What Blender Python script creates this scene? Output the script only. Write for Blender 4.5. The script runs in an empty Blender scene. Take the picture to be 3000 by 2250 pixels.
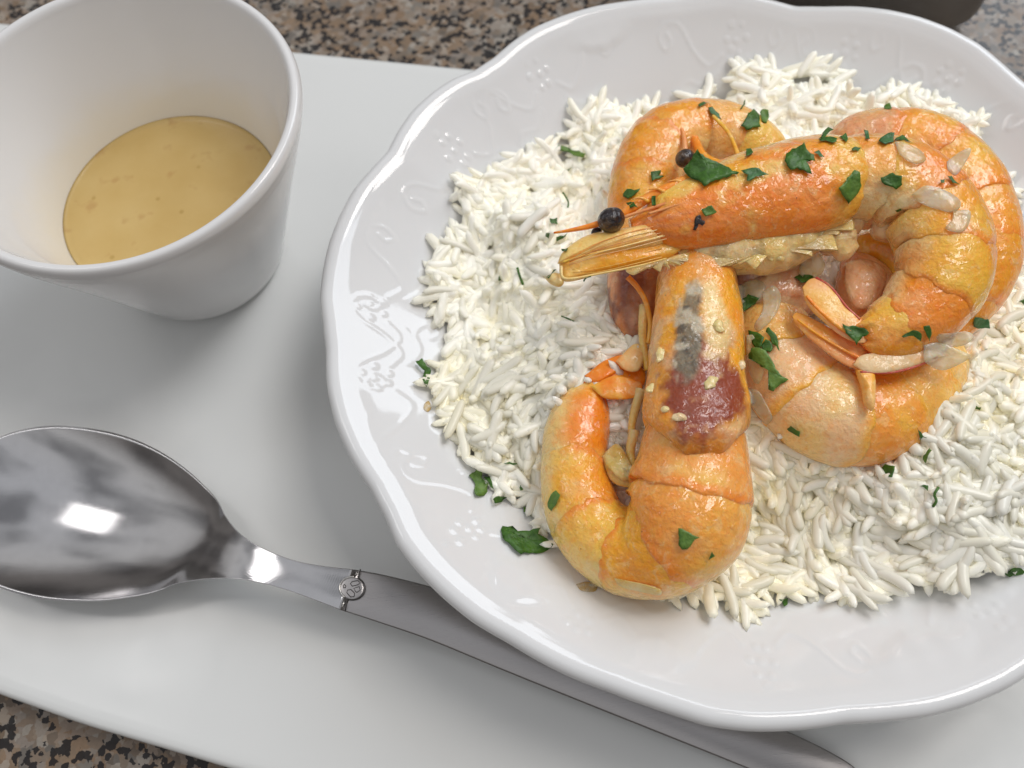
import bpy, math, random
import numpy as np
from mathutils import Vector, Matrix
from mathutils.bvhtree import BVHTree

random.seed(7)
RNG = np.random.default_rng(7)
S = 0.01            # everything below is written in centimetres and linked in metres
SC = bpy.context.scene
COL = SC.collection

# ------------------------------------------------------------------ camera
F_PX, PITCH, ROLL, CAM_H = 2624.3, 0.43087, -0.11313, 21.021
sp, cp = math.sin(PITCH), math.cos(PITCH)
FW = np.array([0, sp, -cp]); _up = np.array([0, cp, sp]); _rt = np.array([1.0, 0, 0])
cr, sr = math.cos(ROLL), math.sin(ROLL)
RT = cr * _rt + sr * _up; UP = -sr * _rt + cr * _up
CAM = np.array([0, 0, CAM_H])
cd = bpy.data.cameras.new('camera'); cam = bpy.data.objects.new('camera', cd); COL.objects.link(cam)
M3 = Matrix((RT, UP, -FW)).transposed()
cam.matrix_world = Matrix.Translation(Vector(CAM * S)) @ M3.to_4x4()
cd.sensor_width = 36; cd.lens = 36 * F_PX / 3000
cd.clip_start = 0.01; cd.clip_end = 20
cd.dof.use_dof = True; cd.dof.focus_distance = 0.19; cd.dof.aperture_fstop = 15
SC.camera = cam

# ------------------------------------------------------------------ world, lamps, exposure
w = bpy.data.worlds.new("World"); SC.world = w; w.use_nodes = True
nt = w.node_tree; bg = nt.nodes['Background']
tc = nt.nodes.new('ShaderNodeTexCoord'); sepw = nt.nodes.new('ShaderNodeSeparateXYZ')
nt.links.new(tc.outputs['Generated'], sepw.inputs[0])
rmp = nt.nodes.new('ShaderNodeValToRGB'); nt.links.new(sepw.outputs['Z'], rmp.inputs[0])
e = rmp.color_ramp.elements
e[0].position = 0.0; e[0].color = (0.085, 0.08, 0.075, 1)
e[1].position = 1.0; e[1].color = (0.40, 0.41, 0.43, 1)
x = rmp.color_ramp.elements.new(0.35); x.color = (0.15, 0.14, 0.135, 1)
x = rmp.color_ramp.elements.new(0.55); x.color = (0.42, 0.42, 0.42, 1)
wn = nt.nodes.new('ShaderNodeTexNoise'); wn.inputs['Scale'].default_value = 2.2; wn.inputs['Detail'].default_value = 2
nt.links.new(tc.outputs['Generated'], wn.inputs['Vector'])
wr = nt.nodes.new('ShaderNodeValToRGB'); nt.links.new(wn.outputs['Fac'], wr.inputs[0])
wr.color_ramp.elements[0].position = .42; wr.color_ramp.elements[0].color = (.50, .50, .51, 1); wr.color_ramp.elements[1].position = .56; wr.color_ramp.elements[1].color = (1.22, 1.22, 1.22, 1)
wm = nt.nodes.new('ShaderNodeMix'); wm.data_type = 'RGBA'; wm.blend_type = 'MULTIPLY'; wm.inputs[0].default_value = 1
nt.links.new(rmp.outputs[0], wm.inputs[6]); nt.links.new(wr.outputs[0], wm.inputs[7])
nt.links.new(wm.outputs[2], bg.inputs[0]); bg.inputs[1].default_value = 1.16

def area_lamp(name, pos, target, sx, sy, power, color):
    l = bpy.data.lights.new(name, 'AREA'); l.shape = 'RECTANGLE'; l.size = sx; l.size_y = sy
    l.energy = power; l.color = color
    o = bpy.data.objects.new(name, l); COL.objects.link(o)
    o.location = Vector(pos) * S
    o.rotation_euler = (Vector(target) - Vector(pos)).to_track_quat('-Z', 'Y').to_euler()
    return o
area_lamp('ceiling_lamp', (68, 40, 132), (2, 8, 2), 0.44, 0.54, 7.6, (1.0, 0.955, 0.91))
area_lamp('far_ceiling_lamp', (-73, 46, 128), (2, 8, 2), 0.34, 0.42, 1.3, (1.0, 0.97, 0.96))
area_lamp('window_light', (92, 100, 105), (0, 8, 2), 0.72, 0.85, 9.0, (0.85, 0.92, 1.0))
SC.view_settings.view_transform = 'Standard'; SC.view_settings.look = 'None'
SC.view_settings.exposure = 0.0; SC.view_settings.gamma = 1.0
SC.render.film_transparent = False
SC.cycles.max_bounces = 14; SC.cycles.diffuse_bounces = 8; SC.cycles.transmission_bounces = 10; SC.cycles.use_denoising = True
SC.cycles.sample_clamp_indirect = 6

# ------------------------------------------------------------------ helpers
K = 3000 / 2212.0
FD = F_PX / K
def at(u, v, z):
    """point at height z (cm) seen at (u, v) of the photograph"""
    a = (u * K - 1500) / F_PX; b = -(v * K - 1125) / F_PX
    d = FW + a * RT + b * UP
    return CAM + d * ((z - CAM_H) / d[2])
def scale_at(p):
    return float((np.asarray(p) - CAM) @ FW) / FD      # cm per photo unit
def smooth(a, b, x):
    t = np.clip((x - a) / (b - a), 0, 1); return t * t * (3 - 2 * t)
def _hash(i, j, k, seed):
    h = (i * 374761393 + j * 668265263 + k * 2147483647 + seed * 974634777) & 0xFFFFFFFF
    h = ((h ^ (h >> 13)) * 1274126177) & 0xFFFFFFFF
    h = h ^ (h >> 16)
    return (h & 0xFFFF) / 65535.0
def noise(p, scale=1.0, seed=0):
    """value noise in 0..1 at points p (N,3)"""
    p = np.asarray(p, float) * scale + 137.3
    i = np.floor(p).astype(np.int64); f = p - i; f = f * f * (3 - 2 * f)
    out = 0
    for dx in (0, 1):
        for dy in (0, 1):
            for dz in (0, 1):
                wgt = (f[:, 0] if dx else 1 - f[:, 0]) * (f[:, 1] if dy else 1 - f[:, 1]) * (f[:, 2] if dz else 1 - f[:, 2])
                out = out + wgt * _hash(i[:, 0] + dx, i[:, 1] + dy, i[:, 2] + dz, seed)
    return out
def fbm(p, scale=1.0, seed=0, octs=3):
    return sum(noise(p, scale * 2 ** o, seed + o) * 0.5 ** o for o in range(octs)) / sum(0.5 ** o for o in range(octs))
def mix(a, b, t):
    t = np.asarray(t)[..., None]; return np.asarray(a) * (1 - t) + np.asarray(b) * t

SURF = []        # (verts cm, faces) the garnish can rest on
def mesh(name, v, f, mat, parent=None, cols=None, surf=False, smooth_=True):
    """ONE mesh object; verts in cm world coordinates"""
    v = np.asarray(v, float)
    if surf: SURF.append((v.copy(), [tuple(int(q) for q in t) for t in f]))
    org = np.zeros(3)
    if parent is not None: org = np.array(parent.get('_org', (0, 0, 0)))
    me = bpy.data.meshes.new(name)
    me.from_pydata(((v - org) * S).tolist(), [], [tuple(int(q) for q in t) for t in f])
    me.update()
    if smooth_: me.polygons.foreach_set('use_smooth', [True] * len(me.polygons))
    if cols is not None:
        ca = me.color_attributes.new('Col', 'FLOAT_COLOR', 'POINT')
        c4 = np.ones((len(v), 4)); c4[:, :3] = cols
        ca.data.foreach_set('color', c4.ravel())
    me.materials.append(mat)
    o = bpy.data.objects.new(name, me); COL.objects.link(o)
    if parent is not None:
        o.parent = parent; o['_org'] = [float(q) for q in org]
    return o
def tag(o, label=None, cat=None, group=None, kind=None):
    if label: o['label'] = label
    if cat: o['category'] = cat
    if group: o['group'] = group
    if kind: o['kind'] = kind
    return o
ORGS = {}
def thing(name, label, cat, org, group=None):
    o = bpy.data.objects.new(name, None); COL.objects.link(o)
    o.location = Vector(org) * S; o.empty_display_size = 0.01
    o['_org'] = [float(q) for q in org]
    ORGS[o.name] = o
    return tag(o, label, cat, group)
def recentre(o):
    """put a single-mesh thing's origin at its base"""
    me = o.data; n = len(me.vertices); a = np.empty(n * 3); me.vertices.foreach_get('co', a); a = a.reshape(-1, 3)
    c = a.mean(0); c[2] = a[:, 2].min(); me.vertices.foreach_set('co', (a - c).ravel()); o.location = Vector(c); me.update()
    return o
def grid_faces(nu, nv, closed_v=False, off=0, flip=False):
    f = []
    for i in range(nu - 1):
        for j in range(nv if closed_v else nv - 1):
            j2 = (j + 1) % nv
            q = (off + i * nv + j, off + (i + 1) * nv + j, off + (i + 1) * nv + j2, off + i * nv + j2)
            f.append(q[::-1] if flip else q)
    return f
def catmull(P, n):
    P = np.asarray(P, float); m = len(P)
    E_ = np.vstack([2 * P[0] - P[1], P, 2 * P[-1] - P[-2]])
    out = []
    for t in np.linspace(0, m - 1 - 1e-9, n):
        i = int(t); u = t - i; a, b, c, d = E_[i:i + 4]
        out.append(0.5 * (2 * b + (c - a) * u + (2 * a - 5 * b + 4 * c - d) * u * u + (3 * b - a - 3 * c + d) * u ** 3))
    return np.array(out)

# ------------------------------------------------------------------ materials
def new_mat(name):
    m = bpy.data.materials.new(name); m.use_nodes = True
    return m, m.node_tree.nodes, m.node_tree.links, m.node_tree.nodes['Principled BSDF']
def coords(N, L, scale=100.0):
    t = N.new('ShaderNodeTexCoord'); mp = N.new('ShaderNodeMapping'); mp.inputs['Scale'].default_value = (scale,) * 3
    L.new(t.outputs['Object'], mp.inputs[0]); return mp.outputs[0]
def n_noise(N, L, co, scale, detail=3, rough=.5, dist=0.0):
    n = N.new('ShaderNodeTexNoise'); n.inputs['Scale'].default_value = scale; n.inputs['Detail'].default_value = detail
    n.inputs['Roughness'].default_value = rough; n.inputs['Distortion'].default_value = dist
    L.new(co, n.inputs['Vector']); return n.outputs['Fac']
def n_ramp(N, L, fac, stops, interp='LINEAR'):
    r = N.new('ShaderNodeValToRGB'); r.color_ramp.interpolation = interp
    el = r.color_ramp.elements
    while len(el) > 1: el.remove(el[-1])
    el[0].position = stops[0][0]; el[0].color = (*stops[0][1], 1)
    for p_, c_ in stops[1:]:
        q = el.new(p_); q.color = (*c_, 1)
    L.new(fac, r.inputs[0]); return r.outputs[0]
def n_mix(N, L, fac, a, b, mode='MIX'):
    m = N.new('ShaderNodeMix'); m.data_type = 'RGBA'; m.blend_type = mode
    for s_, val in ((m.inputs[0], fac), (m.inputs[6], a), (m.inputs[7], b)):
        if hasattr(val, 'default_value') or hasattr(val, 'is_output'): L.new(val, s_)
        elif isinstance(val, (int, float)): s_.default_value = val
        else: s_.default_value = (*val, 1)
    return m.outputs[2]
def n_math(N, L, op, a, b=0.0, clamp=False):
    m = N.new('ShaderNodeMath'); m.operation = op; m.use_clamp = clamp
    for s_, val in ((m.inputs[0], a), (m.inputs[1], b)):
        if hasattr(val, 'is_output'): L.new(val, s_)
        else: s_.default_value = val
    return m.outputs[0]
def bump(N, L, h, dist, strength=1.0, prev=None):
    b = N.new('ShaderNodeBump'); b.inputs['Strength'].default_value = strength; b.inputs['Distance'].default_value = dist
    L.new(h, b.inputs['Height'])
    if prev is not None: L.new(prev, b.inputs['Normal'])
    return b.outputs[0]

def porcelain(name, color, rough=.06):
    m, N, L, B = new_mat(name)
    co = coords(N, L)
    n = n_noise(N, L, co, 0.25, 2)
    c = n_mix(N, L, n, tuple(q * .975 for q in color), color)
    L.new(c, B.inputs['Base Color'])
    r = n_noise(N, L, co, 3, 3)
    L.new(n_math(N, L, 'MULTIPLY_ADD', r, .05, ), B.inputs['Roughness'])
    B.inputs['Roughness'].default_value = rough
    for l in list(B.inputs['Roughness'].links): L.remove(l)
    B.inputs['IOR'].default_value = 1.5
    b = bump(N, L, n_noise(N, L, co, .5, 2), S * .02, .5)
    L.new(b, B.inputs['Normal'])
    return m, N, L, B
M_PLATE = porcelain('plate_porcelain', (.775, .775, .775), .05)[0]
M_TRAY, N, L, B = porcelain('tray_porcelain', (.74, .745, .73), .13)
mr = N.new('ShaderNodeMapRange'); L.new(n_noise(N, L, coords(N, L), .35, 5, .65, .8), mr.inputs[0]); mr.inputs[1].default_value = .35; mr.inputs[2].default_value = .65
mr.inputs[3].default_value = .08; mr.inputs[4].default_value = .24; L.new(mr.outputs[0], B.inputs['Roughness'])
# ramekin: white glaze with a thin film of sauce left on the inner wall above the surface
M_RAM, N, L, B = porcelain('ramekin_porcelain', (.78, .77, .765), .07)
geo = N.new('ShaderNodeNewGeometry'); sx = N.new('ShaderNodeSeparateXYZ'); L.new(geo.outputs['Position'], sx.inputs[0])
inside = N.new('ShaderNodeAttribute'); inside.attribute_name = 'Col'
co = coords(N, L)
nn = n_noise(N, L, co, .55, 4, .6)
hz = n_math(N, L, 'MULTIPLY', sx.outputs['Z'], 100.0)
hz = n_math(N, L, 'ADD', hz, n_math(N, L, 'MULTIPLY', nn, -1.9))
mr = N.new('ShaderNodeMapRange'); L.new(hz, mr.inputs[0]); mr.inputs[1].default_value = 1.4; mr.inputs[2].default_value = 3.1
mr.inputs[3].default_value = .36; mr.inputs[4].default_value = 0.0; mr.interpolation_type = 'SMOOTHSTEP'
fac = n_math(N, L, 'MULTIPLY', mr.outputs[0], inside.outputs['Fac'])
L.new(n_mix(N, L, fac, (.78, .77, .765), (.82, .70, .44)), B.inputs['Base Color'])

def food(name, specks=True, spec_col=(.45, .10, .01), coat=.9, rough=.32, b1=.018, b2=.03, sss=.26, vary=.16, bs=11.0):
    """wet cooked surface; base colour painted on the mesh as Col and broken up by noise"""
    m, N, L, B = new_mat(name)
    a = N.new('ShaderNodeAttribute'); a.attribute_name = 'Col'
    co = coords(N, L)
    n1 = n_noise(N, L, co, 2.2, 5, .6, .6)
    sc_ = N.new('ShaderNodeSeparateColor'); L.new(a.outputs['Color'], sc_.inputs[0])
    lum_ = n_ramp(N, L, sc_.outputs[0], [(.3, (0, 0, 0)), (.75, (1, 1, 1))])
    c = n_mix(N, L, n_math(N, L, 'MULTIPLY', n_math(N, L, 'MULTIPLY', n1, vary), lum_), a.outputs['Color'], (.90, .58, .20))
    film = n_ramp(N, L, n_noise(N, L, co, .9, 5, .62, .5), [(.52, (0, 0, 0)), (.60, (1, 1, 1))])
    c = n_mix(N, L, n_math(N, L, 'MULTIPLY', n_math(N, L, 'MULTIPLY', film, .09), lum_), c, (.93, .76, .46))
    n3 = n_noise(N, L, co, 5.0, 4, .6, .4)
    f3 = n_ramp(N, L, n3, [(.50, (0, 0, 0)), (.62, (1, 1, 1))])
    c = n_mix(N, L, n_math(N, L, 'MULTIPLY', f3, .45), c, n_mix(N, L, 1.0, c, (1.0, .70, .35), 'MULTIPLY'))
    n6 = n_noise(N, L, co, 9.0, 4, .65, .3)
    f6 = n_ramp(N, L, n6, [(.54, (0, 0, 0)), (.66, (1, 1, 1))])
    c = n_mix(N, L, n_math(N, L, 'MULTIPLY', f6, .16), c, n_mix(N, L, 1.0, c, (.90, .55, .22), 'MULTIPLY'))
    n7 = n_noise(N, L, co, 3.4, 5, .65, 1.2)
    f7 = n_ramp(N, L, n7, [(.57, (0, 0, 0)), (.62, (1, 1, 1))])
    c = n_mix(N, L, n_math(N, L, 'MULTIPLY', n_math(N, L, 'MULTIPLY', f7, .28), lum_), c, (.97, .74, .36))
    if specks:
        v = N.new('ShaderNodeTexVoronoi'); v.inputs['Scale'].default_value = 17; L.new(co, v.inputs['Vector'])
        f = n_ramp(N, L, v.outputs['Distance'], [(.10, (1, 1, 1)), (.24, (0, 0, 0))])
        f = n_math(N, L, 'MULTIPLY', f, .30)
        c = n_mix(N, L, f, c, spec_col)
        v2 = N.new('ShaderNodeTexVoronoi'); v2.inputs['Scale'].default_value = 2.6; L.new(co, v2.inputs['Vector'])
        f2 = n_ramp(N, L, v2.outputs['Distance'], [(.022, (1, 1, 1)), (.045, (0, 0, 0))])
        c = n_mix(N, L, n_math(N, L, 'MULTIPLY', f2, .85), c, (.05, .015, .01))
    L.new(c, B.inputs['Base Color'])
    B.inputs['Roughness'].default_value = rough
    B.inputs['Subsurface Weight'].default_value = sss
    B.inputs['Subsurface Radius'].default_value = (.0030, .0012, .0005)
    B.inputs['Subsurface Scale'].default_value = 1.0
    B.inputs['Coat Weight'].default_value = coat; B.inputs['Coat Roughness'].default_value = .06
    h1 = n_noise(N, L, co, bs * .35, 3, .5, .3); h2 = n_noise(N, L, co, bs, 3, .55, .8)
    nb = bump(N, L, h1, S * b2 * 2.2)
    nb = bump(N, L, h2, S * b1 * 1.1, prev=nb)
    B.inputs['Specular IOR Level'].default_value = .3
    L.new(nb, B.inputs['Normal'])
    hc = n_noise(N, L, co, 4.5, 2, .5, .6)
    hm = n_ramp(N, L, n_noise(N, L, co, 1.1, 2), [(.38, (.25, .25, .25)), (.62, (1, 1, 1))])
    L.new(bump(N, L, n_math(N, L, 'MULTIPLY', hc, hm), S * b1 * 7.0), B.inputs['Coat Normal'])
    B.inputs['Coat IOR'].default_value = 1.5
    return m
M_SHELL = food('prawn_shell')
M_MEAT = food('prawn_meat', specks=False, b2=.035, b1=.02, sss=.3, vary=.2)
M_FIN = food('prawn_fin', specks=False, b1=.012, b2=.02, coat=.5, sss=.1, vary=.2)
M_ONION = food('onion', specks=False, b1=.006, b2=.02, coat=.9, rough=.2, sss=.4, vary=.12)
B = M_ONION.node_tree.nodes['Principled BSDF']; B.inputs['Alpha'].default_value = .5
B.inputs['Roughness'].default_value = .25

M_EYE, N, L, B = new_mat('prawn_eye')
co = coords(N, L)
c = n_ramp(N, L, n_noise(N, L, co, 3.5, 3), [(.50, (.014, .007, .009)), (.68, (.14, .08, .035))])
L.new(c, B.inputs['Base Color']); B.inputs['Roughness'].default_value = .35; B.inputs['Coat Weight'].default_value = .6; B.inputs['Coat Roughness'].default_value = .12
nb = bump(N, L, n_noise(N, L, co, 7, 3), S * .08); L.new(nb, B.inputs['Normal']); L.new(nb, B.inputs['Coat Normal'])

def ricemat(name, sss, tl_):
    m, N, L, B = new_mat(name)
    a = N.new('ShaderNodeAttribute'); a.attribute_name = 'Col'; co = coords(N, L)
    c = n_mix(N, L, n_math(N, L, 'MULTIPLY', n_noise(N, L, co, 1.2, 3), .45), a.outputs['Color'], (.955, .945, .89))
    L.new(c, B.inputs['Base Color']); B.inputs['Roughness'].default_value = .34
    B.subsurface_method = 'BURLEY'; B.inputs['Subsurface Weight'].default_value = sss
    B.inputs['Subsurface Radius'].default_value = (.0022, .0021, .0018); B.inputs['Subsurface Scale'].default_value = 1.0
    B.inputs['Coat Weight'].default_value = .4; B.inputs['Coat Roughness'].default_value = .09; B.inputs['Specular IOR Level'].default_value = .3
    L.new(bump(N, L, n_noise(N, L, co, 4, 3), S * .012), B.inputs['Normal'])
    if tl_:
        t = N.new('ShaderNodeBsdfTranslucent'); L.new(c, t.inputs[0]); ms = N.new('ShaderNodeMixShader'); ms.inputs[0].default_value = tl_
        L.new(B.outputs[0], ms.inputs[1]); L.new(t.outputs[0], ms.inputs[2]); L.new(ms.outputs[0], N['Material Output'].inputs[0])
    return m
M_RICE = ricemat('rice', .55, 0)
M_GRAIN = ricemat('rice_grain', 0.0, .12)

def leafmat(name, dark, light):
    m, N, L, B = new_mat(name)
    co = coords(N, L); oi = N.new('ShaderNodeObjectInfo')
    n = n_noise(N, L, co, 4.0, 4, .6)
    c = n_ramp(N, L, n, [(.30, dark), (.72, light)])
    wv = N.new('ShaderNodeTexVoronoi'); wv.feature = 'DISTANCE_TO_EDGE'; wv.inputs['Scale'].default_value = 5.5; L.new(co, wv.inputs['Vector'])
    fv = n_ramp(N, L, wv.outputs['Distance'], [(.0, (1, 1, 1)), (.05, (0, 0, 0))])
    c = n_mix(N, L, n_math(N, L, 'MULTIPLY', fv, .12), c, tuple(min(1, q * 2.0 + .02) for q in light))
    L.new(c, B.inputs['Base Color']); B.inputs['Roughness'].default_value = .48
    B.inputs['Subsurface Weight'].default_value = .1; B.inputs['Subsurface Radius'].default_value = (.0005, .001, .0003)
    nb = bump(N, L, n_noise(N, L, co, 6, 3), S * .06, .8)
    L.new(nb, B.inputs['Normal']); return m
M_LEAF = leafmat('parsley_dark', (.024, .080, .006), (.068, .185, .016))
M_LEAF2 = leafmat('parsley_light', (.05, .14, .015), (.16, .27, .04))
M_LEAF3 = leafmat('parsley_bluish', (.025, .095, .02), (.08, .21, .065))
LEAFS = {'d': M_LEAF, 'l': M_LEAF2, 'b': M_LEAF3}

M_SAUCE, N, L, B = new_mat('cream_sauce')
co = coords(N, L)
c = n_ramp(N, L, n_noise(N, L, co, .8, 3), [(.3, (.58, .395, .14)), (.7, (.63, .45, .18))])
v = N.new('ShaderNodeTexVoronoi'); v.inputs['Scale'].default_value = 1.3; L.new(co, v.inputs['Vector'])
f = n_ramp(N, L, v.outputs['Distance'], [(.05, (1, 1, 1)), (.11, (0, 0, 0))])
c = n_mix(N, L, n_math(N, L, 'MULTIPLY', f, .45), c, (.36, .22, .04))
n2 = n_ramp(N, L, n_noise(N, L, co, 1.7, 2), [(.62, (0, 0, 0)), (.72, (1, 1, 1))])
c = n_mix(N, L, n_math(N, L, 'MULTIPLY', n2, .35), c, (.42, .20, .06))
L.new(c, B.inputs['Base Color']); B.inputs['Roughness'].default_value = .22
B.inputs['Specular IOR Level'].default_value = .35
L.new(bump(N, L, n_noise(N, L, co, 2.2, 3), S * .01), B.inputs['Normal'])

M_SMEAR, N, L, B = new_mat('sauce_film')
co = coords(N, L); L.new(n_ramp(N, L, n_noise(N, L, co, 6, 3), [(.4, (.74, .60, .36)), (.6, (.70, .48, .18))]), B.inputs['Base Color'])
B.inputs['Roughness'].default_value = .2; L.new(n_ramp(N, L, n_noise(N, L, co, 5, 3), [(.35, (.25, .25, .25)), (.65, (.75, .75, .75))]), B.inputs['Alpha'])
def metal(name, col, rough, stretch=None, b=.004, scr=0.0, ang=0.0):
    m, N, L, B = new_mat(name); B.inputs['Metallic'].default_value = 1
    t = N.new('ShaderNodeTexCoord'); mp = N.new('ShaderNodeMapping')
    mp.inputs['Scale'].default_value = stretch or (100, 100, 100); mp.inputs['Rotation'].default_value = (0, 0, ang)
    L.new(t.outputs['Object'], mp.inputs[0]); co = mp.outputs[0]
    n = n_noise(N, L, co, 3, 4, .6)
    c = n_ramp(N, L, n, [(.3, tuple(q * .94 for q in col)), (.7, col)]); L.new(c, B.inputs['Base Color'])
    mr = N.new('ShaderNodeMapRange'); L.new(n, mr.inputs[0]); mr.inputs[3].default_value = rough * .7; mr.inputs[4].default_value = rough * 1.3
    L.new(mr.outputs[0], B.inputs['Roughness'])
    L.new(bump(N, L, n_noise(N, L, co, 6, 3), S * b), B.inputs['Normal'])
    return m
M_POL = metal('polished_steel', (.58, .57, .575), .12, None, .0035)
# swirling fine scratches in the bowl
N, L = M_POL.node_tree.nodes, M_POL.node_tree.links; B = N['Principled BSDF']
co = coords(N, L)
wv = N.new('ShaderNodeTexWave'); wv.wave_type = 'RINGS'; wv.rings_direction = 'Z'; wv.inputs['Scale'].default_value = 6.0
wv.inputs['Distortion'].default_value = 3.0; wv.inputs['Detail'].default_value = 5; wv.inputs['Detail Scale'].default_value = 2.0
L.new(co, wv.inputs['Vector'])
v = N.new('ShaderNodeTexNoise'); v.inputs['Scale'].default_value = 1.0; v.inputs['Detail'].default_value = 5
mp = N.new('ShaderNodeMapping'); mp.inputs['Scale'].default_value = (3, 40, 3); mp.inputs['Rotation'].default_value = (0, 0, .5)
L.new(co, mp.inputs[0]); L.new(mp.outputs[0], v.inputs['Vector'])
h = n_math(N, L, 'ADD', n_math(N, L, 'MULTIPLY', wv.outputs['Fac'], .16), n_math(N, L, 'MULTIPLY', v.outputs['Fac'], .8))
L.new(bump(N, L, h, S * .0009), B.inputs['Normal'])
M_BRU = metal('brushed_steel', (.43, .41, .405), .30, (40, 3200, 100), .0006, ang=math.radians(24))
M_GROOVE = metal('groove_steel', (.10, .095, .09), .35)
M_BRIGHT = metal('stamped_steel', (.62, .60, .57), .16)
M_PAN = metal('dark_pan_metal', (.34, .33, .32), .5)
M_PAN_SHADE, N, L, B = new_mat('pan_base_shade')
co = coords(N, L); L.new(n_ramp(N, L, n_noise(N, L, co, 3), [(.3, (.006, .006, .006)), (.7, (.014, .012, .012))]), B.inputs['Base Color']); B.inputs['Roughness'].default_value = .6

M_GRAN, N, L, B = new_mat('granite')
co = coords(N, L)
def cells(scale, seed_off=0.0):
    mp = N.new('ShaderNodeMapping'); mp.inputs['Location'].default_value = (seed_off, seed_off * .7, 0)
    wob = N.new('ShaderNodeTexNoise'); wob.inputs['Scale'].default_value = scale * 1.3; wob.inputs['Detail'].default_value = 3
    L.new(co, wob.inputs['Vector'])
    va = N.new('ShaderNodeVectorMath'); va.operation = 'MULTIPLY_ADD'; va.inputs[1].default_value = (.9 / scale,) * 3
    L.new(wob.outputs['Color'], va.inputs[0]); L.new(co, va.inputs[2]); L.new(va.outputs[0], mp.inputs[0])
    v_ = N.new('ShaderNodeTexVoronoi'); v_.inputs['Scale'].default_value = scale; L.new(mp.outputs[0], v_.inputs['Vector'])
    sc2 = N.new('ShaderNodeSeparateColor'); L.new(v_.outputs['Color'], sc2.inputs[0]); return sc2.outputs[0], sc2.outputs[1]
r1, g1 = cells(2.0)
base = n_ramp(N, L, r1, [(0, (.30, .205, .135)), (.30, (.36, .26, .18)), (.52, (.27, .24, .21)), (.72, (.38, .34, .29)), (.88, (.20, .15, .11))], 'CONSTANT')
r2, g2 = cells(4.6, 5.3)
base = n_mix(N, L, .62, base, n_ramp(N, L, r2, [(0, (.25, .17, .11)), (.25, (.13, .115, .10)), (.45, (.40, .36, .31)), (.62, (.22, .16, .11)), (.80, (.30, .25, .21))], 'CONSTANT'))
r3, g3 = cells(6.5, 11.7)
clump = n_ramp(N, L, n_noise(N, L, co, .9, 3), [(.40, (0, 0, 0)), (.60, (1, 1, 1))])
blk = n_ramp(N, L, n_math(N, L, 'ADD', r3, n_math(N, L, 'MULTIPLY', clump, .22)), [(0, (0, 0, 0)), (.84, (1, 1, 1))], 'CONSTANT')
base = n_mix(N, L, n_math(N, L, 'MULTIPLY', blk, .93), base, (.018, .017, .019))
base = n_mix(N, L, n_noise(N, L, co, 14, 3), n_mix(N, L, 1.0, base, (.72, .72, .72), 'MULTIPLY'), base)
L.new(base, B.inputs['Base Color']); B.inputs['Roughness'].default_value = .16; B.inputs['Specular IOR Level'].default_value = .22

# ------------------------------------------------------------------ counter, tray, pan
TZ = 0.0
CZ = -0.9
o = mesh('counter', [(-150, -120, CZ), (150, -120, CZ), (150, 170, CZ), (-150, 170, CZ), (-150, -120, CZ - 3), (150, -120, CZ - 3), (150, 170, CZ - 3), (-150, 170, CZ - 3)],
         [(0, 1, 2, 3), (7, 6, 5, 4), (0, 4, 5, 1), (1, 5, 6, 2), (2, 6, 7, 3), (3, 7, 4, 0)], M_GRAN, smooth_=False)
tag(o, 'speckled brown and grey granite counter top', None, None, 'structure')

def rounded_polygon(pts, rad, n=8):
    out = []; m = len(pts)
    for i in range(m):
        a, b, c = map(np.asarray, (pts[i - 1], pts[i], pts[(i + 1) % m]))
        r = rad if np.isscalar(rad) else rad[i]
        if r <= 0: out.append(b); continue
        d1 = (a - b) / np.linalg.norm(a - b); d2 = (c - b) / np.linalg.norm(c - b)
        p0, p2 = b + d1 * r, b + d2 * r
        for t in np.linspace(0, 1, n):
            out.append((1 - t) ** 2 * p0 + 2 * t * (1 - t) * b + t * t * p2)
    return np.array(out)
def offset_poly(P, d):
    n = len(P); T = np.roll(P, -1, 0) - np.roll(P, 1, 0); T /= np.linalg.norm(T, axis=1)[:, None] + 1e-9
    return P + np.stack([-T[:, 1], T[:, 0]], 1) * d      # inward for CCW
f1, f2 = at(640, 124, TZ - .3), at(985, 158, TZ - .3)
fd = (f2 - f1)[:2] / np.linalg.norm((f2 - f1)[:2])
nearp = [at(*q, TZ - .45)[:2] for q in ((-60, 1474), (0, 1497), (200, 1569), (400, 1628), (510, 1662), (700, 1712))]
ndir = np.array([math.cos(math.radians(-16)), math.sin(math.radians(-16))])
FL = f1[:2] - fd * 13.5; FR = f1[:2] + fd * 33
NL = nearp[0] - (nearp[1] - nearp[0]) / np.linalg.norm(nearp[1] - nearp[0]) * 3.6
NR = nearp[-1] + ndir * 26
poly = [NL] + nearp + [NR, FR, FL]
rp = rounded_polygon(poly, [2.5] + [.15] * len(nearp) + [3, 3, 3], 8)
rings = []
prof = [(0.75, TZ - .006), (.40, TZ + .0), (.24, TZ + .004), (.12, TZ - .01), (.04, TZ - .05), (.0, TZ - .14), (.0, TZ - .45), (.10, TZ - .72), (.35, TZ - .87), (.9, TZ - .89)]
rp = np.vstack([rp[np.r_[True, np.linalg.norm(np.diff(rp, axis=0), axis=1) > .02]]])
_l = np.concatenate([[0], np.cumsum(np.linalg.norm(np.diff(np.vstack([rp, rp[:1]]), axis=0), axis=1))]); _g = np.linspace(0, _l[-1], 420, endpoint=False)
rp = np.stack([np.interp(_g, _l, np.append(rp[:, k], rp[0, k])) for k in (0, 1)], 1)
for _ in range(3): rp = (np.roll(rp, 1, 0) + 2 * rp + np.roll(rp, -1, 0)) / 4
V = []
for d, z in prof:
    q = offset_poly(rp, d); V += [(a[0], a[1], z) for a in q]
m_ = len(rp); Fc = grid_faces(len(prof), m_, True, 0, True)
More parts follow.
